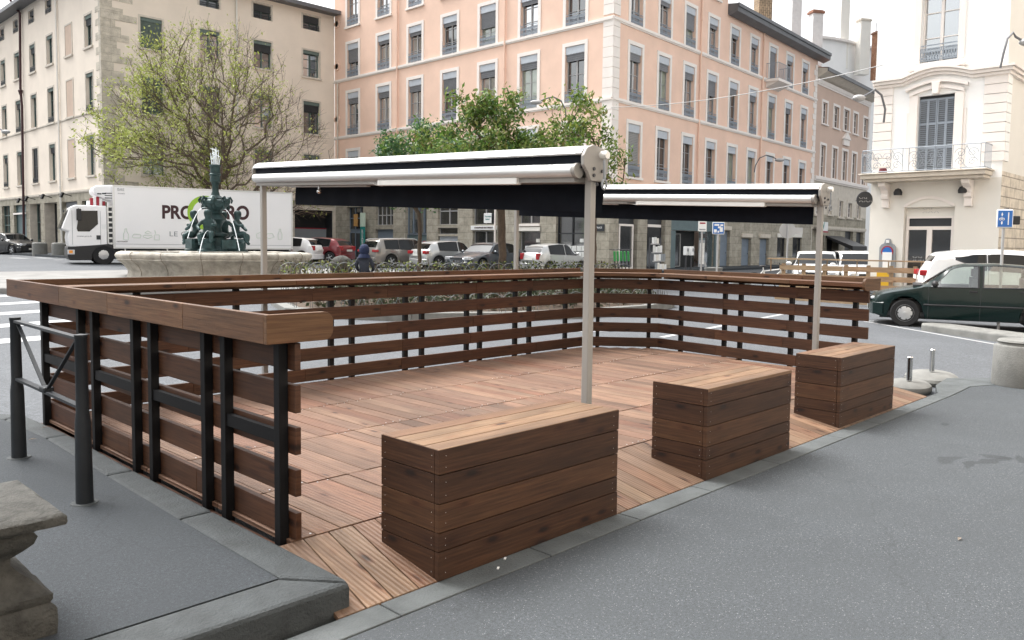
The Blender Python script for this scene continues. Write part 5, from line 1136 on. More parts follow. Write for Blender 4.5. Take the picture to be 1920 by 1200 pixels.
def car(label,cat,loc,head,L,W,prof,belt,ws,rw,sides,wheels,mat,r=.31,clear_=False,group=None,wstyle='alloy',bumper=None,tail='lamp_red',name='parked_car',hl=(.66,.12,.34),tl=(.80,.2,.22),sill=.2,nose=.10,tum=.78,strip=None,taper=.82,mirror=True,handles=True,rails=False,plates=True,rb=.045):
    t=thing(name,label,cat,loc,head,group); N=92; ts=[i/N for i in range(N+1)]; G='clear_glass' if clear_ else 'car_glass'
    rings=[];xsn=[]
    xf=L/2-wheels[0]*L; xr=L/2-wheels[1]*L; ra=r+.055
    def hwf(tt): e=abs(2*tt-1); return W/2*(1-(1-taper)*e**5)
    for tt in ts:
        x=L/2-tt*L; T=smooth_prof(prof,tt); Bz=interp(belt,tt); S=sill
        if tt<.06: S=sill+.06*(1-tt/.06)
        if tt>.95: S=sill+.08*(tt-.95)/.05
        for xw in (xf,xr):
            if abs(x-xw)<ra: S=max(S,r+math.sqrt(max(0,ra*ra-(x-xw)**2)))
        hw=hwf(tt); B_=min(Bz,T-.05); gq=max(0,min(1,(T-B_-.06)/.35)); wr=hw*(.955-(.955-tum)*gq)
        z1=max(S+.02,.34); z2=max(z1+.03,min(.62,B_-.06)); z2=min(z2,max(B_-.02,z1+.01)); B_=max(B_,z2+.015)
        gt=B_+(T-rb-B_)*gq+.012*(1-gq); rg=[(hw*.955,S),(hw*.992,z1),(hw,z2),(hw*.975,B_),(wr if gq>.02 else hw*.93,gt),(wr*.90 if gq>.02 else hw*.82,max(T-.012,gt+.003)),(wr*.5,max(T,gt+.006)),(0,max(T+.006,gt+.008))]
        rings.append(rg); xsn.append(x)
    nr=8; vs=[]
    def bow(tt,y,hw,z):
        e=0
        if tt<.12: e=-nose*(1-tt/.12)*(y/hw)**2*1.3
        if tt>.9: e=nose*.8*((tt-.9)/.1)*(y/hw)**2
        return e
    for i,tt in enumerate(ts):
        hw=hwf(tt); full=[(-y,z) for y,z in rings[i]]+[(y,z) for y,z in rings[i][-2::-1]]
        for y,z in full: vs.append((xsn[i]+bow(tt,y,hw,z),y,z))
    M_=2*nr-1; body=[];glass_=[];trim=[]
    def side_glass(tm): return any(a<=tm<=b for a,b in sides)
    for i in range(N):
        tm=(ts[i]+ts[i+1])/2
        for j in range(M_-1):
            f=(i*M_+j,(i+1)*M_+j,(i+1)*M_+j+1,i*M_+j+1)[::-1]; jj=j if j<nr-1 else M_-2-j
            gg=False
            if jj==3 and side_glass(tm) : gg=True
            if jj in (5,6) and (ws[0]<=tm<=ws[1] or rw[0]<=tm<=rw[1]): gg=True
            if jj==4 and ((ws[0]+.02<=tm<=ws[1]-.02) and False): gg=True
            (glass_ if gg else body).append(f)
    body.append(tuple(range(M_))[::-1]); body.append(tuple(range(N*M_,N*M_+M_)))
    def sub(fs,matn,name,sm=True,split=40):
        used=sorted(set(k for f in fs for k in f)); mp={k:i for i,k in enumerate(used)}; mm=MB(); mm.add([vs[k] for k in used],[tuple(mp[k] for k in f) for f in fs],matn); return mm.build(name,t,smooth=sm,split=split)
    bo=sub(body,mat,'body')
    fr_=[f for f in glass_ if vs[f[0]][0]>0]; 
    gs={'windscreen':[], 'rear_window':[], 'side_window':[]}
    for f in glass_:
        xm=sum(vs[k][0] for k in f)/4; ym=abs(sum(vs[k][1] for k in f)/4); tm=(L/2-xm)/L; zz=f
        j=f[0]%M_; jmin=min(k%M_ for k in f); jj=jmin if jmin<nr-1 else M_-2-jmin
        gs['side_window' if jj==3 else ('windscreen' if tm<.55 else 'rear_window')].append(f)
    for k,v in gs.items():
        if v:
            if k=='side_window':
                for sg in (-1,1):
                    q=[f for f in v if (sum(vs[a][1] for a in f))*sg>0]
                    if q: sub(q,G,k)
            else: sub(v,G,k)
    # window surround lines / pillars
    for sg in (-1,1):
        m=MB()
        for a,b in sides:
            for tt in (a,b):
                i=min(N,max(0,int(round(tt*N)))); rg=rings[i]; p0=(xsn[i],sg*(rg[3][0]+.004),rg[3][1]); p1=(xsn[i],sg*(rg[4][0]+.004),rg[4][1])
                if p1[2]-p0[2]>.05: m.bar(p0,p1,.03,.012,'black_plastic',up=(0,1,0))
            i0=int(round(a*N));i1=int(round(b*N)); m.tube([(xsn[i],sg*(rings[i][3][0]+.004),rings[i][3][1]-.004) for i in range(i0,i1+1,2)],.012,'black_plastic',4); m.tube([(xsn[i],sg*(rings[i][4][0]+.004),rings[i][4][1]) for i in range(i0,i1+1,2)],.010,'black_plastic',4)
        m.build('window_trim',t)
    # shut lines
    dl=sorted(set([sides[0][0]-.005]+[s_[1]+.008 for s_ in sides[:2]]))
    for sg in (-1,1):
        m=MB()
        for tt in dl:
            i=int(round(tt*N)); rg=rings[i]
            if rg[0][1]<sill+.05: m.tube([(xsn[i],sg*(rg[k][0]+.0015),rg[k][1]) for k in (0,1,2,3)],.004,'shop_dark',4,False)
        if m.v: m.build('door_gaps',t)
    # dark underbody
    m=MB(); m.box(-L*.44,L*.44,-W*.36,W*.36,.17,.55,'shop_dark'); m.box(-L*.44,L*.44,-W*.44,W*.44,.24,.32,'shop_dark'); m.build('underbody',t)
    ty,ri=wheel_mesh(r,.2,wstyle)
    for xw in (xf,xr):
        for sg in (-1,1):
            we=thing('wheel','','',(xw,sg*(W/2-.115),r),0 if sg>0 else PI); del we['label']; del we['category']; we.parent=t
            inst(ty,'tyre',we); inst(ri,'rim',we)
    def blob(x,y,z,a,b,c,matn,name,rot=0,bev=.03):
        m=MB(); m.box(-a/2,a/2,-b/2,b/2,-c/2,c/2,matn); o=m.build(name,t,bevel=bev,loc=(x,y,z),rot=(0,0,rot)); return o
    for sg in (-1,1):
        blob(L/2-.13-nose*.4,sg*(hwf(0)-.22),hl[0],.2,hl[2],hl[1],'lamp_clear','headlight',-sg*.28)
        blob(-L/2+.10+nose*.3,sg*(hwf(1)-.12),tl[0],.22,tl[2],tl[1],tail,'taillight',sg*.2,.025)
        if mirror:
            i=int((sides[0][0]+.03)*N); rg=rings[i]; m=MB(); m.sph((0,0,0),(.07,.11,.075),'black_plastic' if clear_ else mat,10,6); m.bar((0,-sg*.1,-.02),(0,-sg*.16,-.05),.04,.03,'black_plastic'); m.build('mirror',t,smooth=True,loc=(xsn[i]+.02,sg*(rg[3][0]+.12),rg[3][1]+.07))
        if handles:
            for tt in dl[1:]:
                i=int(round((tt-.03)*N)); rg=rings[i]; m=MB(); m.box(-.08,.08,-.012,.012,-.018,.018,'black_plastic' if clear_ else mat); m.build('door_handle',t,bevel=.008,loc=(xsn[i],sg*(rg[2][0]*.992+.004),rg[3][1]-.085))
        if strip:
            m=MB(); idx=[i for i in range(N+1) if rings[i][0][1]<strip-.03 and .1<ts[i]<.95]
            m.tube([(xsn[i],sg*(hwf(ts[i])+.004),strip) for i in idx],.018,'black_plastic',4); m.build('rub_strip',t)
        if rails:
            m=MB(); ii=[i for i in range(N+1) if ws[1]+.02<ts[i]<rw[0]-.01]; m.tube([(xsn[i],sg*rings[i][5][0],rings[i][5][1]+.035) for i in ii],.014,'alu',5); m.build('roof_rail',t)
    # bumpers follow the plan outline
    for end in (0,1):
        m=MB(); pts=[]
        for k in range(13):
            y=-1+2*k/12; hw=hwf(0 if not end else 1); x=(L/2-nose*1.3*y*y+.015) if not end else (-L/2+nose*.8*y*y-.015); pts.append((x,y*hw))
        tt=.075; xx=L/2-tt*L if not end else -L/2+tt*L; pts=[(xx,-hwf(.07)-.012)]+pts+[(xx,hwf(.07)+.012)]
        zl,zh=sill+.05,sill+.30; n=len(pts); mb=bumper or mat
        m.add([(p[0],p[1],zl) for p in pts]+[(p[0],p[1],zh) for p in pts]+[(p[0]*.985,p[1]*.97,zh+.03) for p in pts],[(i,i+1,n+i+1,n+i) if not end else (i,n+i,n+i+1,i+1) for i in range(n-1)]+[(n+i,n+i+1,2*n+i+1,2*n+i) if not end else (n+i,2*n+i,2*n+i+1,n+i+1) for i in range(n-1)],mb); m.build('bumper',t,smooth=True)
        if plates: m=MB(); m.box(-.01,.01,-.26,.26,-.055,.055,'plate'); m.build('number_plate',t,loc=((L/2+.02) if not end else -L/2-.022,0,(.40 if not end else (tl[0]-.12)))) 
    m=MB(); m.box(-.02,.02,-.38,.38,-.05,.05,'shop_dark'); m.build('grille',t,loc=(L/2-.012,0,hl[0]-.02))
    if clear_:
        m=MB()
        for x,y in ((.25,.37),(.25,-.37),(-.72,.4),(-.72,-.4),(-.72,0)): m.box(x-.28,x+.22,y-.24,y+.24,.4,.62,'seat_cloth'); m.box(x-.36,x-.24,y-.24,y+.24,.6,1.08,'seat_cloth'); m.box(x-.36,x-.26,y-.13,y+.13,1.1,1.27,'seat_cloth')
        m.box(.75,1.15,-.68,.68,.6,.92,'black_plastic'); m.box(-1.2,.9,-.7,.7,.3,.4,'black_plastic'); m.box(-1.75,-1.2,-.6,.6,.4,.9,'black_plastic'); m.tube([(.62,.37+.18*math.cos(q),.92+.18*math.sin(q)) for q in [2*PI*k/14 for k in range(15)]],.015,'black_plastic',5); m.build('interior',t,bevel=.03)
    return t
hatch=[(-.1,.5),(0,.52),(.012,.66),(.05,.74),(.22,.92),(.27,.96),(.40,1.36),(.47,1.44),(.60,1.46),(.80,1.40),(.90,1.28),(.965,.98),(.99,.86),(1,.60),(1.1,.5)]
hb=[(0,.78),(.25,.90),(.6,.94),(1,.98)]
# dark green hatchback at right
gf=np.array([18.70,6.22]); gr=np.array([19.45,3.95]); gdir=nrm(gf-gr); ghd=math.atan2(gdir[1],gdir[0])
gp=[(-.1,.5),(0,.50),(.006,.62),(.015,.68),(.06,.745),(.24,.90),(.265,.915),(.40,1.33),(.45,1.385),(.60,1.405),(.74,1.37),(.83,1.2),(.90,.99),(.985,.95),(.998,.7),(1,.5),(1.1,.5)]
fw=wf=.185; Lg=4.07; ctr=gf-gdir*(Lg/2-wf*Lg)+np.array([gdir[1],-gdir[0]])*.72
car('dark green hatchback with clear windows at the right edge, wheels beside the low concrete island','car',(ctr[0],ctr[1],gnd(6)-.005),ghd,Lg,1.69,gp,[(0,.74),(.25,.885),(.6,.90),(1,.93)],(.275,.40),(.755,.86),[(.30,.52),(.545,.745)],(wf,.185+2.5/Lg),'paint_darkgreen',r=.30,clear_=True,wstyle='cap',bumper='paint_darkgreen',strip=.50,tail='lamp_red',hl=(.60,.07,.24),tum=.80,nose=.09,name='parked_car')
# white suv
sv=[(-.1,.6),(0,.6),(.01,.85),(.06,.98),(.2,1.08),(.25,1.12),(.36,1.56),(.42,1.66),(.6,1.70),(.80,1.67),(.90,1.61),(.925,1.52),(.965,1.22),(.985,1.08),(.998,.92),(1,.62),(1.1,.6)]
p=at(1725,520,21.6); hd=R(-66); c=np.array(p[:2])+np.array([math.cos(hd),math.sin(hd)])*2.3+np.array([.6,.25])
car('white suv parked behind the dark green hatchback','car',(c[0],c[1],gnd(6)),hd,4.7,1.86,sv,[(0,1.0),(.25,1.08),(.68,1.16),(.84,1.46),(.95,1.4),(1,1.3)],(.255,.37),(.928,.95),[(.30,.47),(.48,.66),(.675,.83)],(.19,.79),'paint_white',r=.37,tl=(1.06,.15,.2),nose=.14,tum=.8,rb=.13)
est=[(-.1,.5),(0,.5),(.01,.7),(.05,.78),(.22,.95),(.27,.98),(.40,1.40),(.46,1.48),(.6,1.50),(.86,1.46),(.93,1.40),(.985,1.0),(.998,.8),(1,.55),(1.1,.5)]
def parked(label,px,d,hd,kind,L,W,mat,end='rear',r=.33,**k):
    p=at(px,480,d); c=np.array(p[:2]); base=dict(est=(est,hb,(.275,.40),(.935,.978),[(.30,.49),(.50,.68),(.70,.87)],(.19,.80)),hat=(hatch,hb,(.275,.40),(.88,.955),[(.29,.5),(.52,.80)],(.19,.81)),sed=([(-.1,.5),(0,.5),(.01,.66),(.05,.74),(.25,.92),(.30,.95),(.42,1.35),(.48,1.43),(.6,1.45),(.72,1.40),(.86,1.08),(.97,1.03),(.995,.8),(1,.55),(1.1,.5)],hb,(.31,.42),(.745,.85),[(.33,.52),(.53,.72)],(.19,.80)))[kind]
    return car(label,'car',(c[0],c[1],gnd(c[1])),R(hd),L,W,*base[:5],base[5],mat,r=r,**k)
G_='cars parked in front of the peach building'
def ctrp(px,d,hd,L,frac): # centre px from the screen px of the rear/front end
    return px
parked('taupe estate car with roof rails, seen from behind in front of the grey roller shutter',758,43.5,-3,'est',4.75,1.85,'paint_taupe',rails=True,group=G_,tl=(.86,.13,.42))
parked('silver hatchback between the taupe estate car and the dark grey saloon',842,42.5,-3,'hat',4.2,1.78,'paint_silver',group=G_,tl=(.86,.16,.36))
parked('dark slate grey saloon reversed into its bay, its bright headlights towards the plaza',915,40.0,187,'sed',4.75,1.86,'paint_slate',group=G_,hl=(.68,.15,.42))
parked('small silver-white city car with a black glass tailgate, rightmost of the row',1040,39.5,-4,'hat',3.45,1.62,'paint_silver',r=.29,group=G_,tl=(.84,.3,.18))
parked('dark red compact car seen from behind in front of the garage opening',600,46.5,112,'hat',3.95,1.72,'paint_red',group=G_,tl=(.86,.25,.2))
parked('white car half hidden behind the tail of the delivery truck',543,45.6,118,'hat',3.9,1.7,'paint_white',group=G_,tl=(.86,.25,.16))
parked('black car at the left edge facing the plaza, its windscreen reflecting the sky',22,55,-72,'sed',4.5,1.8,'paint_black',hl=(.68,.14,.4))
parked('pale car behind the light wooden fence, left of the pair',1530,31.5,205,'hat',4.1,1.75,'paint_pearl',group='pale cars behind the light wooden fence')
parked('pale people carrier behind the light wooden fence, right of the pair beside the cafe',1606,31.0,214,'est',4.4,1.8,'paint_pearl',group='pale cars behind the light wooden fence',r=.33)
# ---------------------------------------------------------------- delivery truck
A0=at(213,465,39.); B0=at(549,465,43.6); dv=nrm((B0-A0)[:2]); hdT=math.atan2(-dv[1],-dv[0]); BL=float(np.linalg.norm((B0-A0)[:2])); zt_=at(213,347,39.)[2]; gT=gnd(39)
tr=thing('delivery_truck','white refrigerated delivery truck with large dark lettering and a green ring on its long box','truck',(A0[0],A0[1],gT),hdT)
# local: +x forward (screen left), +y towards the square; box side at y=0, box from x=-BL..0
TW=2.5; zb=1.13-gT+.02; ztl=zt_-gT
m=MB(); m.box(-BL,0,-TW,0,zb,ztl,'truck_white'); m.build('box_body',tr,bevel=.03)
m=MB()
for z in (zb-.01,ztl-.07): m.box(-BL,0,.001,.018,z,z+.08,'alu')
m.box(-.09,0,.002,.02,zb+.08,ztl-.08,'alu'); m.box(-BL,-BL+.09,.002,.02,zb+.08,ztl-.08,'alu'); m.box(-BL+.1,-.1,.001,.012,zb+.2,zb+.215,'sign_grey'); m.build('edge_trim',tr)
TR=(PI/2,0,PI)
def tpx(x,y): # pixel -> truck side coordinates
    r=ray(x,y); c,s=math.cos(hdT),math.sin(hdT); n=np.array([-s,c]); P=np.array([A0[0],A0[1]]); tt=(n@P)/(n@r[:2]); q=r[:2]*tt-P; return float(q@np.array([c,s])),EYE+r[2]*tt-gT
a=tpx(304,397); b=tpx(381,397); h=tpx(340,385)[1]-tpx(340,411)[1]
def fit(body,px0,px1,py0,py1,mat,bold=.0,y=.005):
    x0,_=tpx(px0,(py0+py1)/2); x1,_=tpx(px1,(py0+py1)/2); z1=tpx((px0+px1)/2,py0)[1]; z0=tpx((px0+px1)/2,py1)[1]
    o=text(body,1,mat,tr,((x0+x1)/2,y,(z0+z1)/2),TR,bold=bold); o.data=o.data.copy(); v=np.array([tuple(q.co) for q in o.data.vertices]); w=v[:,0].max()-v[:,0].min(); hh=v[:,1].max()-v[:,1].min(); cx=(v[:,0].max()+v[:,0].min())/2; cy=(v[:,1].max()+v[:,1].min())/2
    for q in o.data.vertices: q.co.x=(q.co.x-cx)*abs(x1-x0)/w; q.co.y=(q.co.y-cy)*(z1-z0)/hh
    return o
fit('PRO',304,363,385,411,'sign_brown',.035); fit('PRO',409,467,385,412,'sign_brown',.035); fit('LE GOUT DU PRO',318,450,435,444,'sign_grey',.0)
x,z=tpx(385,399); m=MB(); rr=[]; 
for rad_,mt,yy in ((.86,'sign_green',.01),(.62,'truck_white',.016)): m.lathe([(rad_,0),(rad_,.004),(0,.005)],40,mt,(x,yy-.004,z),'y')
m.build('green_ring',tr)
fit('ISARE',220,233,353,358,'sign_grey'); fit('carrosserie',221,234,361,364,'sign_grey'); fit('carrossier',219,240,451,454,'sign_brown')
# outline pictograms
m=MB()
def pic(pts,px,py,s,close=True):
    x,z=tpx(px,py); P=[(x-a*s,.012,z+b*s) for a,b in pts]; 
    if close:P.append(P[0])
    m.tube(P,.012,'sign_pale_green',4,False)
bottle=[(-.18,-.5),(.18,-.5),(.2,.0),(.08,.25),(.06,.5),(-.06,.5),(-.08,.25),(-.2,0)]
pic(bottle,236,439,.55); pic([(-.5,-.1),(-.4,-.25),(.4,-.25),(.5,0),(.4,.2),(-.3,.2)],256,442,.4); pic([(-.45,-.2),(0,-.35),(.45,-.2),(.4,0),(-.4,0)],277,441,.45); pic([(-.3,.1),(0,.3),(.35,.1),(0,.02)],277,438,.45); pic([(-.25,-.45),(.25,-.45),(.25,.1),(-.25,.1)],294,442,.45); pic([(-.1,.1),(-.2,.5)],294,440,.45,False); pic(bottle,525,439,.55); pic([(-.5,-.2),(0,-.35),(.5,-.2),(.3,.2),(-.2,.15)],505,441,.5); pic([(-.3,-.3),(.3,-.3),(.4,.1),(0,.3),(-.35,.1)],487,441,.5)
m.build('pictograms',tr)
# cab
cf,_=tpx(127,440); 
zz=lambda y,x=170: tpx(x,y)[1]
ct=zz(385); cb=zz(463,165); m=MB()
cabp=[(.25,cb),(.25,ct-.02),(.3,ct),(1.55,ct),(1.8,ct-.1),(2.18,zz(430)),(cf-.05,zz(434)),(cf,zz(446)),(cf-.06,cb)]
m.prism(cabp,-TW+.1,-.06,'truck_white','y'); m.build('cab',tr,bevel=.06)
m=MB(); 
def wq(pts): return [tpx(a,b) for a,b in pts]
q=wq([(149,395),(183,395),(184,420),(168,434),(146,434),(144,428)]); m.prism([(a,b) for a,b in q],-.058,-.045,'car_glass','y'); m.build('side_window',tr)
m=MB(); m.add([(1.82,-.25,ct-.14),(1.82,-TW+.3,ct-.14),(2.17,-TW+.3,zz(431)),(2.17,-.25,zz(431))],[(0,1,2,3)],'car_glass'); 
for v in m.v: pass
m.v=[(a+.07,b,c+.03) for a,b,c in m.v]; m.build('windscreen',tr)
m=MB(); x0=tpx(188,400)[0]
for a_ in (tpx(136,440)[0],x0): m.box(a_-.008,a_+.008,-.062,-.052,cb+.1,ct-.25,'sign_grey')
m.box(tpx(189,440)[0],tpx(181,440)[0],-.062,-.045,zz(449),zz(441),'shop_dark'); m.build('door_gaps',tr)
m=MB(); mz=zz(404); m.box(tpx(152,404)[0],tpx(143,404)[0],.02,.2,mz-.25,mz+.3,'black_plastic'); m.box(cf-.25,cf+.05,-TW-.1,-TW+.15,zz(397)-.1,zz(397)+.12,'black_plastic'); m.bar((tpx(148,404)[0],.08,mz+.2),(tpx(148,404)[0],-.1,mz+.35),.04,.04,'black_plastic'); m.build('mirror',tr,bevel=.04)
fit('www.pro.fr',144,173,441,445,'sign_grey',y=-.05)
m=MB(); x0,x1=tpx(200,425)[0],tpx(191,425)[0]; m.box(x0,x1,-.058,-.048,zz(429),zz(420),'sign_white'); m.box(x0,x1,-.062,-.049,zz(422),zz(420.2),'sign_red'); m.build('sticker',tr)
# roof deflector / cooling unit
m=MB(); ax,az=tpx(174,350); q=wq([(214,346),(180,347),(175,352),(174,360),(186,368),(200,374),(214,377)]); m.prism([(a,b) for a,b in q],-TW+.25,-.2,'truck_white','y'); m.build('cooling_unit',tr,bevel=.1)
m=MB()
for a_,b_ in ((187,363),(196,362.5)): x,z=tpx(a_,b_); m.box(x-.09,x+.09,-.2,-.19,z-.03,z+.03,'shop_dark')
for k in range(3): x,z=tpx(206,362+4.5*k); m.box(x-.22,x+.2,-.2,-.188,z-.02,z+.02,'shop_dark')
m.build('vents',tr)
# shape of the red and white drum behind the cab roof
m=MB(); x,z=tpx(181,378)
for k in range(6): m.box(x-.42+.13*k,x-.42+.13*(k+1)-.002,-.9,-.5,z-.25,z+.27-abs(k-2.5)**2*.035,'sign_red' if k%2==0 else 'sign_white')
m.build('roof_parcel',tr,bevel=.02)
m=MB(); x0,x1=tpx(212,420)[0],tpx(203,420)[0]; z0,z1=zz(456,208),zz(387,208)
m.bar((x0,-.03,z0),(x0,-.03,z1),.03,.03,'alu'); m.bar((x1,-.03,z0),(x1,-.03,z1),.03,.03,'alu')
for k in range(8): z=z0+(z1-z0)*k/7; m.box(x0+.02,x1-.02,-.05,-.01,z-.05,z+.03,'alu')
m.box(x0+.03,x1-.03,-.12,-.08,z0,z1,'shop_dark'); m.build('ladder',tr)
# chassis, bumper, wheels
m=MB(); q=wq([(127,463),(184,459),(206,457),(217,463),(219,475),(216,475),(210,466),(195,461.5),(181,466),(174,475),(173,488),(131,488),(127,480)]); m.prism([(a,b) for a,b in q],-TW+.08,-.04,'black_plastic','y'); m.build('bumper',tr,bevel=.03)
m=MB(); m.box(-BL+.1,.3,-TW+.6,-.35,.55,zb-.02,'shop_dark'); m.build('chassis',tr)
x,z=tpx(132,473); m=MB(); m.box(x-.18,x+.12,-.05,-.02,z-.1,z+.12,'lamp_clear'); m.box(x-.1,x+.05,-.02,-.01,z-.05,z+.09,'lamp_orange'); m.build('headlight',tr,bevel=.02)
rW=.49; ty,ri=wheel_mesh(rW,.3,'cap')
for xw in (tpx(195,484)[0],-BL+2.0):
    for yy,ro in ((-.2,0),(-TW+.2,PI)):
        we=bpy.data.objects.new('wheel',None); COL.objects.link(we); we.parent=tr; we.location=(xw,yy,rW+.0); we.rotation_euler=(0,0,ro); inst(ty,'tyre',we); inst(ri,'rim',we)
m=MB(); x0,x1=tpx(300,470)[0],tpx(236,470)[0]; zg=zb-.25
for px in (235,314): x=tpx(px,470)[0]; m.bar((x,-.05,zb),(x,-.05,.5),.1,.05,'alu')
for z in (.5,.8): m.box(tpx(320,470)[0],tpx(230,470)[0],-.08,-.04,z,z+.12,'alu')
m.build('side_guard',tr)
m=MB(); x=tpx(545,480)[0]; m.box(x-.02,x+.1,-TW+.1,-.1,.5,.7,'black_plastic'); m.box(-BL-.03,-BL-.0,-.4,-.12,.75,.95,'lamp_red'); m.box(-BL-.03,-BL,-TW+.12,-TW+.4,.75,.95,'lamp_red'); m.build('taillight',tr)
# ---------------------------------------------------------------- people / figures by skin
def skin(name,verts,edges,mat,parent,sub=2,loc=(0,0,0),rot=(0,0,0),root=0):
    me=bpy.data.meshes.new(name); me.from_pydata([v[:3] for v in verts],edges,[]); o=bpy.data.objects.new(name,me); COL.objects.link(o); me.materials.append(MT[mat])
    sk=o.modifiers.new('s','SKIN'); sk.use_smooth_shade=True
    if not me.skin_vertices: bpy.context.view_layer.update()
    lay=me.skin_vertices[0].data if me.skin_vertices else None
    if lay:
        for i,v in enumerate(verts): lay[i].radius=(v[3],v[4] if len(v)>4 else v[3]); lay[i].use_root=(i==root)
    o.modifiers.new('ss','SUBSURF').levels=sub; o.modifiers['ss'].render_levels=sub
    bpy.context.view_layer.update()
    me2=bpy.data.meshes.new_from_object(o.evaluated_get(bpy.context.evaluated_depsgraph_get())); bpy.data.objects.remove(o); me2.name=name
    if not me2.materials: me2.materials.append(MT[mat])
    for p in me2.polygons: p.use_smooth=True
    return inst(me2,name,parent,loc,rot)
# seated person in a dark blue hood
px_=at(683,480,24.6); pe=thing('person','person sitting with back turned, in a dark coat with a blue hood over the head','person',(px_[0],px_[1],.15),R(44.3-90))
V=[(0,0,.50,.16,.13),(0,.0,.68,.15,.11),(0,-.01,.88,.19,.12),(0,.0,1.0,.12,.09),(0,.02,1.08,.06),(.17,0,.95,.08),(.25,.03,.76,.06),(.24,.2,.60,.05),(-.17,0,.95,.08),(-.25,.03,.76,.06),(-.24,.2,.60,.05),(.1,.12,.48,.1),(.13,.42,.48,.08),(.13,.46,.1,.06),(-.1,.12,.48,.1),(-.13,.42,.48,.08),(-.13,.46,.1,.06),(.13,.58,.05,.045),(-.13,.58,.05,.045),(.18,.32,.57,.04),(-.18,.32,.57,.04)]
Ed=[(0,1),(1,2),(2,3),(3,4),(2,5),(5,6),(6,7),(2,8),(8,9),(9,10),(0,11),(11,12),(12,13),(0,14),(14,15),(15,16),(13,17),(16,18),(7,19),(10,20)]
skin('body',V,Ed,'coat_cloth',pe)
m=MB(); m.sph((0,.05,1.19),(.095,.11,.125),'skin',14,10); m.sph((0,.165,1.18),(.016,.025,.022),'skin',8,6); m.sph((.035,.15,1.215),.012,'hair',6,4); m.sph((-.035,.15,1.215),.012,'hair',6,4); m.box(-.03,.03,.150,.158,1.125,1.133,'lamp_red'); m.build('head',pe,smooth=True)
m=MB(); n0=len(m.v); m.sph((0,.0,1.2),(.16,.165,.19),'hood_cloth',18,12)
m.v=[(a,b,c) if not(b>.1 and c<1.32 and c>1.08) else (a,.09,c) for a,b,c in m.v]; m.lathe([(.19,-.13),(.17,-.06),(.12,-.0),(.1,.02)],16,'hood_cloth',(0,-.01,1.1)); m.build('hood',pe,smooth=True)
m=MB(); m.box(-.9,.9,-.25,.3,.3,.38,'old_stone'); m.box(-.7,-.5,-.2,.25,0,.3,'old_stone'); m.box(.5,.7,-.2,.25,0,.3,'old_stone'); tag(m.build('stone_bench',bevel=.02,loc=(px_[0],px_[1],.15),rot=(0,0,R(-45.7))),'low stone bench under the hooded person','bench')
m=MB(); m.sph((0,0,.3),(.38,.38,.34),'old_stone',20,14,jit=.04); p=at(640,490,27); tag(m.build('stone_boulder',smooth=True,loc=(p[0],p[1],.50)),'rounded mottled stone boulder between the red car and the hooded person','boulder')
# ---------------------------------------------------------------- fountain
ft=thing('fountain','old stone basin fountain with verdigris bronze cherubs, column and water jets','fountain',(FC[0],FC[1],FZ))
bas=[(3.05,0),(3.0,.05),(2.98,.2),(3.1,.42),(3.28,.56),(3.35,.60),(3.33,.64),(3.38,.68),(3.40,.76),(3.36,.83),(3.28,.86),(2.95,.86),(2.9,.8),(2.9,.45),(0,.45)]
m=MB(); seg=64; vs=[]; n=len(bas)
for i in range(seg):
    a=2*PI*i/seg; lob=1+.035*math.cos(8*a); 
    for r,z in bas: vs.append((r*lob*math.cos(a)+random.gauss(0,.006),r*lob*math.sin(a)+random.gauss(0,.006),z+random.gauss(0,.005)*(z>.01)))
m.add(vs,[(i*n+j,((i+1)%seg)*n+j,((i+1)%seg)*n+j+1,i*n+j+1) for i in range(seg) for j in range(n-1)],'fountain_stone'); m.build('basin',ft,smooth=True,split=50)
for k in range(16):
    m=MB(); a=2*PI*(k+.5)/16; m.tube([(r*1.0*(1+.035*math.cos(8*a))*math.cos(a)*1.002,r*(1+.035*math.cos(8*a))*math.sin(a)*1.002,z) for r,z in bas[1:11]],.012,'bark_pale',4,False); m.build('stone_joint',ft)
m=MB(); m.lathe([(2.86,0),(0,0.001)],48,'water',(0,0,.72)); m.build('water_surface',ft)
sc1=30/1521.
def zf(y,x=406): return at(x,y,30.)[2]-FZ
m=MB(); m.lathe([(1.3,0.45),(1.3,zf(488)),(1.27,zf(487)),(1.27,zf(473)),(1.22,zf(471)),(0,zf(471))],8,'fountain_stone',(0,0,0),'z',PI/8-R(45)); m.build('plinth',ft,bevel=.02)
z0=zf(471); m=MB()
for k in range(4):
    a=PI/4+PI/2*k-R(1); c,s=math.cos(a),math.sin(a); cx,cy=.78*c,.78*s
    m.lathe([(.38,0),(.36,.06),(.27,.1),(.23,.3),(.29,.38),(.32,.42),(.32,.46),(0,.46)],16,'verdigris',(cx,cy,z0))
m.lathe([(.6,0),(.55,.1),(.42,.2),(.36,.5),(.45,.62),(.43,.7),(.22,.75),(.19,.95),(.25,1.1),(.36,1.25),(.3,1.4),(.2,1.5),(.25,1.6),(.36,1.68),(.46,1.78),(.49,1.88),(.46,1.98),(.36,2.05),(0,2.06)],28,'verdigris',(0,0,z0)); m.v=[(a,b,z0+(c-z0)*.93 if c>z0+.5 else c) for a,b,c in m.v]; m.build('pedestal',ft,smooth=True)
for k in range(4): m=MB(); a=PI/2*k+PI/4-R(45); c,s=math.cos(a),math.sin(a); m.box(-.27,.27,-.06,.06,z0+.1,z0+.42,'verdigris',tr=lambda x,y,z,c=c,s=s:(x*-s+ .98*c+y*c, x*c+.98*s+y*s, z)); m.build('inscription_plate',ft,bevel=.01)
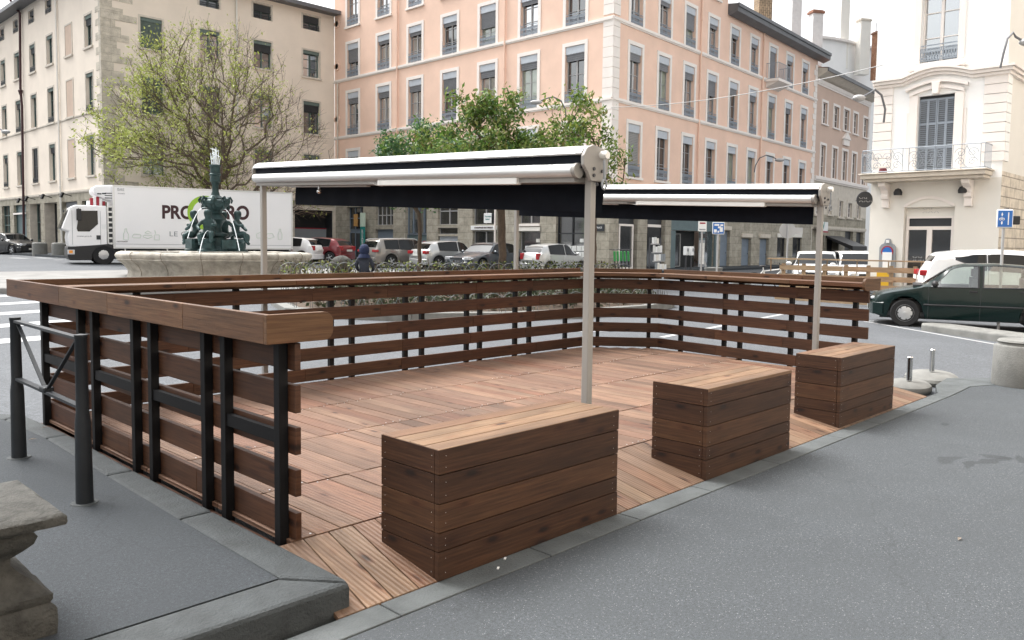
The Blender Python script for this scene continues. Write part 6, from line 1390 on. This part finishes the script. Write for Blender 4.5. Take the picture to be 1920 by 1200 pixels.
zc=z0+1.91; m=MB(); m.lathe([(.30,0),(.31,.05),(.26,.1),(.16,.2),(.12,.42),(.11,.75),(.14,.82),(.14,.9),(.19,.95),(.185,1.1),(.17,1.25),(.21,1.3),(.21,1.36),(.175,1.4),(.18,1.75),(.21,1.8),(.2,1.86),(0,1.86)],24,'verdigris',(0,0,zc)); m.v=[(a,b,zc+(c-zc)*.67) for a,b,c in m.v]; m.build('column',ft,smooth=True)
m=MB() # dolphin heads and acanthus lumps under the bowl rim
for k in range(8):
    a=2*PI*k/8+.2; c,s=math.cos(a),math.sin(a); m.sph((.42*c,.42*s,z0+1.76+.08*(k%2)),(.11,.11,.14),'verdigris',10,7,.08); m.sph((.45*c,.45*s,z0+1.62),(.06,.06,.1),'verdigris',8,6,.1); m.tube([(.38*c,.38*s,z0+1.9),(.52*c,.52*s,z0+1.97),(.58*c,.58*s,z0+1.86),(.55*c,.55*s,z0+1.76)],[.05,.05,.04,.025],'verdigris',6)
m.build('dolphin_heads',ft,smooth=True)
CV=[(0,0,.16,.17,.15),(0,-.03,.36,.16,.14),(.0,.02,.56,.18,.14),(0,.06,.70,.075),(.0,.09,.80,.13,.13),(.0,.09,.93,.145,.15),(.0,.08,1.03,.09),(.2,.06,.60,.075),(.3,.22,.46,.06),(.2,.40,.50,.05),(-.2,.06,.60,.075),(-.34,.16,.42,.06),(-.22,.34,.30,.05),(.13,.12,.13,.12),(.2,.42,.22,.095),(.2,.46,-.06,.065),(-.13,.12,.13,.12),(-.22,.40,.12,.095),(-.2,.36,-.14,.065),(.2,.55,-.12,.045),(-.2,.46,-.2,.045)]
CE=[(0,1),(1,2),(2,3),(3,4),(4,5),(5,6),(2,7),(7,8),(8,9),(2,10),(10,11),(11,12),(0,13),(13,14),(14,15),(0,16),(16,17),(17,18),(15,19),(18,20)]
first=None
for k in range(4):
    a=PI/4+PI/2*k-R(1); c,s=math.cos(a),math.sin(a); loc=(.72*c,.72*s,z0+.46)
    if first is None: first=skin('cherub',[(x*1.0,y*1.0,z*1.02)+tuple(q*1.05 for q in r) for x,y,z,*r in CV],CE,'verdigris',ft,2,loc,(0,0,a-PI/2))
    else: o=inst(first.data,'cherub',ft,loc,(0,0,a-PI/2+random.uniform(-.2,.2))); o.scale=(1 if k%2 else -1,1,1)
# water: top jet and arcs
m=MB()
for k in range(16): 
    x,y=random.gauss(0,.05),random.gauss(0,.05); h=random.uniform(.3,.75)*(1-min(1,math.hypot(x,y)*5)*.5); m.tube([(x,y,zc+1.2),(x*1.3,y*1.3,zc+1.25+h*.6),(x*1.5,y*1.5,zc+1.25+h)],[.022,.016,.006],'water',5)
for k in range(45): m.sph((random.gauss(0,.09),random.gauss(0,.09),zc+1.25+random.random()*.6),random.uniform(.012,.028),'water',6,4)
m.build('water_jet',ft,smooth=True)
def arc(p0,p1,h,n=12): 
    return [tuple(np.array(p0)*(1-k/n)+np.array(p1)*(k/n)+np.array([0,0,h*4*(k/n)*(1-k/n)])) for k in range(n+1)]
def fo(px,py,dd=0): p=at(px,py,30.+dd); return (p[0]-FC[0],p[1]-FC[1],p[2]-FZ)
for a_,b_,h in (((388,390,-.5),(352,446,-1.6),.35),((421,392,-.5),(449,470,-1.3),.35),((393,434,-1.0),(373,480,-2.1),.3)):
    m=MB(); m.tube(arc(fo(*a_),fo(*b_),h),[.009]*7+[.015]*6,'water',5); m.build('water_spout',ft,smooth=True)
# ---------------------------------------------------------------- street furniture at the right and far side
f0=at(1462,500,25.5); f1=at(1722,510,23.); hd=math.atan2(f1[1]-f0[1],f1[0]-f0[0]); L=float(np.linalg.norm((f1-f0)[:2])); zg=gnd(9)
pf=thing('pale_fence','pale weathered plank fence with a thin top rail in front of the cafe','fence',(f0[0],f0[1],zg),hd)
for za,zb_ in ((1.05,1.2),(.78,.93),(.52,.67),(.24,.40)): m=MB(); q=0; m.box(0,L*.48,-.02,.02,za-.1,zb_-.1,'pale_wood'); m.box(L*.484,L,-.02,.02,za-.1,zb_-.1,'pale_wood'); m.build('slat',pf)
for k in range(7): m=MB(); x=.1+(L-.2)*k/6; m.box(x-.05,x+.05,.025,.10,0,1.15,'pale_wood'); m.build('post',pf)
m=MB(); m.box(-.4,L+1.9,-.05,.12,1.27,1.31,'pale_wood'); 
for k in range(8): x=-.3+(L+2.1)*k/7; m.bar((x,.04,.9),(x,.04,1.27),.03,.03,'pale_wood')
m.build('top_rail',pf)
dvv=np.array([math.cos(hd),math.sin(hd)]); nv=np.array([-dvv[1],dvv[0]]); c0=np.array(f0[:2]); pts=[tuple(c0-nv*.35),tuple(c0+dvv*(L+1.5)-nv*.35),tuple(c0+dvv*(L+1.5)+nv*2.2),tuple(c0+nv*2.2)]
m=MB(); m.prism(pts,-.2,zg+.14,'pale_wood','z'); tag(m.build('plank_platform'),'pale plank platform under the light wooden fence by the cafe','platform')
m=MB(); p=at(1672,530,22.6); m.box(-1.3,1.5,-.05,.05,0,.05,'sign_red'); tag(m.build('red_strip',loc=(p[0],p[1],zg+.145),rot=(0,0,hd)),'thin red strip lying at the foot of the pale plank fence','strip')
# blue sign at right
p=at(1884,410,17.); gs=thing('road_sign','square blue cycle sign on a grey pole right of the cafe door','road sign',(p[0],p[1],gnd(4)),R(-60)); hz=p[2]-gnd(4)
m=MB(); m.tube([(0,.05,0),(0,.05,hz+.2)],.03,'frame_grey',10); m.build('pole',gs)
m=MB(); w=.155; m.box(-w,w,-.02,.02,hz-.19,hz+.19,'sign_white'); m.build('panel',gs,bevel=.02); m=MB(); m.box(-w+.02,w-.02,-.026,-.021,hz-.17,hz+.17,'sign_blue'); m.build('blue_face',gs)
m=MB(); m.box(.05,.07,-.031,-.027,hz-.13,hz+.13,'sign_white'); m.prism([(-.08,hz+.08),(-.04,hz+.08),(-.06,hz+.13)],-.031,-.027,'sign_white','y'); m.box(-.068,-.052,-.031,-.027,hz+.05,hz+.08,'sign_white'); m.prism([(-.08,hz-.08),(-.04,hz-.08),(-.06,hz-.13)],-.031,-.027,'sign_white','y'); m.box(-.068,-.052,-.031,-.027,hz-.08,hz-.05,'sign_white')
for cx in (-.09,-.035): m.tube([(cx+.022*math.cos(q),-.03,hz-.01+.022*math.sin(q)) for q in [2*PI*k/12 for k in range(13)]],.005,'sign_white',4)
m.tube([(-.09,-.03,hz-.01),(-.06,-.03,hz+.03),(-.035,-.03,hz-.01)],.005,'sign_white',4); m.build('symbols',gs)
m=MB(); m.box(.06,.32,.08,.2,hz-.12,hz+.06,'black_plastic'); m.box(.02,.1,.06,.18,hz-.16,hz+.22,'dark_grey'); m.build('signal_box',gs,bevel=.02)
# parking information sign (blue with white symbols), bus-stop like plates
def post_sign(name,lb,px,py,d,w,h,panel,postr=.035,rot=None):
    p=at(px,py,d); g0=gnd(p[1]); t=thing(name,lb,'road sign',(p[0],p[1],g0),R(-45.7) if rot is None else rot); z=p[2]-g0
    m=MB(); m.tube([(0,.04,0),(0,.04,z+h/2)],postr,'frame_grey',8); m.build('pole',t); m=MB(); m.box(-w/2,w/2,-.015,.015,z-h/2,z+h/2,panel); m.build('panel',t,bevel=.012); return t,z
t,z=post_sign('road_sign','square blue sign with small white symbols on a pole before the grey shopfront',1347,428,27,.40,.40,'sign_white')
m=MB(); m.box(-.18,.18,-.02,-.016,z-.18,z+.18,'sign_blue'); m.build('blue_face',t); m=MB()
for a,b,c,d_ in ((-.14,.02,.08,.14),(-.02,.08,.0,.06),(.04,.14,-.12,.03),(-.15,-.06,-.14,-.04),(-.03,.02,-.15,-.08),(.06,.15,.07,.13)): m.box(a,b,-.025,-.021,z+c,z+d_,'sign_white')
m.build('symbols',t)
t,z=post_sign('road_sign','white rectangular plate with rounded corners on a thin post left of the square blue sign',1317,424,29,.30,.38,'sign_white'); m=MB(); m.box(-.1,.1,-.02,-.016,z+.08,z+.13,'sign_red'); m.box(-.11,.11,-.02,-.016,z-.14,z-.1,'sign_grey'); m.build('print',t); m=MB(); m.box(-.09,.12,.05,.08,z-1.45,z-.5,'sign_grey'); m.box(-.06,.1,.03,.05,z-1.35,z-.6,'paper'); m.box(-.1,.12,.05,.09,z-.42,z-.26,'shop_dark'); m.build('timetable_case',t)
p=at(1477,432,33); rsn=thing('road_sign','back of a round road sign and plate on a pole near blue doors','road sign',(p[0],p[1],gnd(p[1])),R(-45.7)); z=p[2]-gnd(p[1]); m=MB(); m.tube([(0,-.04,0),(0,-.04,z+.3)],.035,'frame_grey',8); m.build('pole',rsn); m=MB(); m.lathe([(.33,0),(.33,.02),(0,.02)],28,'frame_grey',(0,0,z),'y'); m.build('disc',rsn); m=MB(); m.box(.28,.62,.03,.05,z-.14,z+.12,'frame_grey'); m.build('plate',rsn)
# bicycle
def bicycle(label,px,py,d,rot,fm,scale=1.):
    p=at(px,py,d); t=thing('bicycle',label,'bicycle',(p[0],p[1],gnd(p[1])+.02),rot); r=.33
    for x in (-.52,.52):
        m=MB(); m.tube([(x+r*math.cos(q),0,r+r*math.sin(q)) for q in [2*PI*k/24 for k in range(25)]],.022,'tyre',6,False); 
        for k in range(10): q=PI*2*k/10; m.tube([(x,0,r),(x+r*math.cos(q),0,r+r*math.sin(q))],.003,'frame_grey',3,False)
        m.build('wheel',t,smooth=True)
    m=MB(); 
    for a,b in (((-.52,0,r),(-.1,0,.3)),((-.1,0,.3),(-.22,0,.85)),((-.52,0,r),(-.2,0,.75)),((-.1,0,.3),(.38,0,.72)),((-.2,0,.72),(.36,0,.8)),((.52,0,r),(.36,0,.85))): m.tube([a,b],.024,fm,6)
    m.build('frame',t,smooth=True); m=MB(); m.sph((-.23,0,.9),(.13,.07,.035),'black_plastic',10,6); m.build('saddle',t,smooth=True)
    m=MB(); m.tube([(.36,0,.85),(.34,0,1.0),(.3,.0,1.02)],.015,'black_plastic',6); m.tube([(.22,-.28,1.02),(.33,-.1,1.02),(.33,.1,1.02),(.22,.28,1.02)],.013,'black_plastic',6); m.build('handlebar',t); return t
bicycle('white framed bicycle parked by the blue doors at the left end of the pale fence',1443,490,28.5,R(-52),'white_metal')
# e-scooters
p0_=None
for k,(px,lb) in enumerate(((1147,'green and black electric scooter, first from the left in the row by the shop door'),(1153,'green and black electric scooter, second from the left in the row by the shop door'),(1159.5,'green and black electric scooter, third from the left in the row by the shop door'),(1166,'green and black electric scooter, fourth from the left in the row by the shop door'),(1173,'green and black electric scooter, rightmost of the row by the shop door'))):
    p=at(px,500,37.5+.15*k); loc=(p[0],p[1],gnd(p[1])+.1)
    if p0_ is None:
        t=thing('electric_scooter',lb,'scooter',loc,R(10),'electric scooters in a row'); p0_=t
        m=MB(); m.box(-.5,.3,-.08,.08,.1,.15,'black_plastic'); m.build('deck',t,bevel=.02)
        for x in (-.55,.4): m=MB(); m.lathe([(.11,-.025),(.12,0),(.11,.025)],16,'tyre',(x,0,.12),'y'); m.build('wheel',t,smooth=True)
        m=MB(); m.tube([(.4,0,.14),(.27,0,.7)],.03,'black_plastic',6); m.build('stem',t); m=MB(); m.bar((.3,0,.62),(.24,0,1.08),.09,.09,'scooter_green'); m.build('battery_sleeve',t,bevel=.02); m=MB(); m.tube([(.16,-.22,1.16),(.22,0,1.14),(.16,.22,1.16)],.018,'black_plastic',6); m.build('handlebar',t)
    else: c=copy_tree(p0_); c.location=loc; c['label']=lb
# bookstall racks in front of the dark shop
p=at(1229,480,40.2); t=thing('display_rack','stepped rack of cards and papers in front of the dark shop window','display rack',(p[0],p[1],gnd(p[1])+.1),A2)
m=MB()
for k in range(4): 
    z=.15+.42*k; m.box(-.62+.06*k,.62-.06*k,-.3+.1*k,-.26+.1*k,z,z+.05,'frame_grey')
m.box(-.55,-.52,.0,.06,0,1.75,'dark_grey'); m.box(.52,.55,.0,.06,0,1.75,'dark_grey'); m.build('frame',t)
for k in range(4):
    m=MB()
    for i in range(5): 
        x=-.55+.06*k+i*.23; 
        if x<.5-.06*k: m.box(x,x+.2,-.31+.1*k,-.295+.1*k,.2+.42*k,.2+.42*k+random.uniform(.24,.34),random.choice(['paper','sign_white','cream_plaster','sign_grey']))
    m.build('cards',t)
# parking meters / grey boxes by the shopfront
for px,lb in ((1286,'small white box on a stand, left of two before the grey shopfront'),(1296,'small white box on a stand, right of two before the grey shopfront')):
    p=at(px,484,41); t=thing('letter_stand',lb,'letter box',(p[0],p[1],gnd(p[1])+.1),A2,'boxes on stands'); m=MB(); m.tube([(0,0,0),(0,0,1.0)],.05,'dark_grey',8); m.build('pole',t); m=MB(); m.box(-.13,.13,-.1,.1,.9,1.35,'sign_white'); m.build('box',t,bevel=.03); m=MB(); m.box(-.08,.08,-.105,-.101,1.1,1.25,'sign_grey'); m.build('slot',t)
p=at(1338,498,33); t=thing('litter_bin','grey tapered litter bin with an open flap before the pale sign pole','bin',(p[0],p[1],gnd(p[1])),R(-45)); m=MB(); m.lathe([(.3,0),(.36,.6),(.38,.62),(.38,.68),(0,.7)],14,'concrete'); m.build('body',t,smooth=True); m=MB(); m.bar((-.35,0,.72),(-.5,0,1.1),.5,.03,'frame_grey'); m.build('lid',t)
# stone bollards in front of the beige building's side, small dome stones
for px,d,lb in ((75,50.5,'pale cylindrical stone bollard just right of the black car'),(112,48.5,'pale cylindrical stone bollard left of the truck cab')):
    p=at(px,482,d); m=MB(); m.lathe([(.42,-.3),(.42,.78),(.36,.86),(0,.88)],20,'concrete'); tag(m.build('stone_bollard',smooth=True,loc=(p[0],p[1],gnd(p[1]))),lb,'bollard','stone bollards by the beige building')
for px,d,lb in ((1318,31,'low domed concrete stud on the ground behind the fence, the left one'),(1391,31,'low domed concrete stud on the ground behind the fence, the right one')):
    p=at(px,505,d); m=MB(); m.lathe([(.35,-.1),(.35,.2),(.25,.32),(0,.36)],20,'concrete'); tag(m.build('concrete_stud',smooth=True,loc=(p[0],p[1],gnd(p[1]))),lb,'bollard','domed concrete studs')
# pavements at the feet of the houses
def slab(pts,h=.12,mat='side_asphalt',name='pavement'):
    m=MB(); n=len(pts); 
    m.add([(x,y,gnd(y)+h) for x,y in pts]+[(x,y,gnd(y)-.3) for x,y in pts],[tuple(range(n))]+[((i+1)%n,i,n+i,n+(i+1)%n) for i in range(n)],mat); return struct(name,m)
slab([(Cx-2.2,Cy-2.0),(Cx+.2,Cy-2.0),(Cx+.2,Ey-.5),(Cx-2.2,Ey-2.2)][::1])
slab([(Kx-2.4,Ey-2.4),(Cx-2.21,Ey-2.4),(Cx-2.21,Ey+.3),(Kx-2.4,Ey+.3)]); slab([(Kx-2.4,Ey+.31),(Kx+.3,Ey+.31),(Kx+.3,Ey+LL),(Kx-2.4,Ey+LL)])
c_,s_=math.cos(A2),math.sin(A2); slab([(Cx+.21,Cy-2.0),(Cx+40,Cy-2.0+40*s_),(Cx+40,Cy+40*s_+.5),(Cx+.21,Cy+.3)])
slab([(WX-1.3,WY-1.3),(WX+30,WY-1.3),(WX+30,WY+.3),(WX+.3,WY+.3),(WX+.3,WY+LW+.5),(WX-1.3,WY+LW+.5)])
# ---------------------------------------------------------------- camera, sky, sun
cd=bpy.data.cameras.new('camera'); cam=bpy.data.objects.new('camera',cd); COL.objects.link(cam); sc.camera=cam
r_=RM@np.array([1,0,0.]); u_=RM@np.array([0,-1,0.]); b_=RM@np.array([0,0,-1.])
cam.matrix_world=Matrix(((r_[0],u_[0],b_[0],0),(r_[1],u_[1],b_[1],0),(r_[2],u_[2],b_[2],EYE),(0,0,0,1)))
cd.sensor_width=36; cd.lens=FF/1920*36; cd.shift_y=-(600-CY)/1920; cd.clip_start=.05; cd.clip_end=2000
w=bpy.data.worlds.new('World'); sc.world=w; w.use_nodes=True; nt=w.node_tree; bg=nt.nodes['Background']
sky=nt.nodes.new('ShaderNodeTexSky'); sky.sky_type='NISHITA'; sky.sun_disc=False; sky.dust_density=6; sky.air_density=1.6; sky.ozone_density=1
SEL,SAZ=R(60),R(98)  # elevation, azimuth of the sun (ccw from +x)
sky.sun_elevation=SEL; sky.sun_rotation=PI/2-SAZ
hs=nt.nodes.new('ShaderNodeHueSaturation'); hs.inputs['Saturation'].default_value=.12; nt.links.new(sky.outputs[0],hs.inputs['Color']); nt.links.new(hs.outputs[0],bg.inputs['Color']); bg.inputs['Strength'].default_value=.15
sl=bpy.data.lights.new('sun','SUN'); sl.energy=1.5; sl.angle=R(28); sl.color=(1,.97,.93); so=bpy.data.objects.new('sun',sl); COL.objects.link(so)
dirv=Vector((math.cos(SEL)*math.cos(SAZ),math.cos(SEL)*math.sin(SAZ),math.sin(SEL))); so.rotation_euler=dirv.to_track_quat('Z','Y').to_euler(); so.location=(0,0,30)
vs_=sc.view_settings; vs_.view_transform='Standard'; vs_.look='None'; vs_.exposure=1.34; vs_.gamma=1; vs_.use_curve_mapping=False
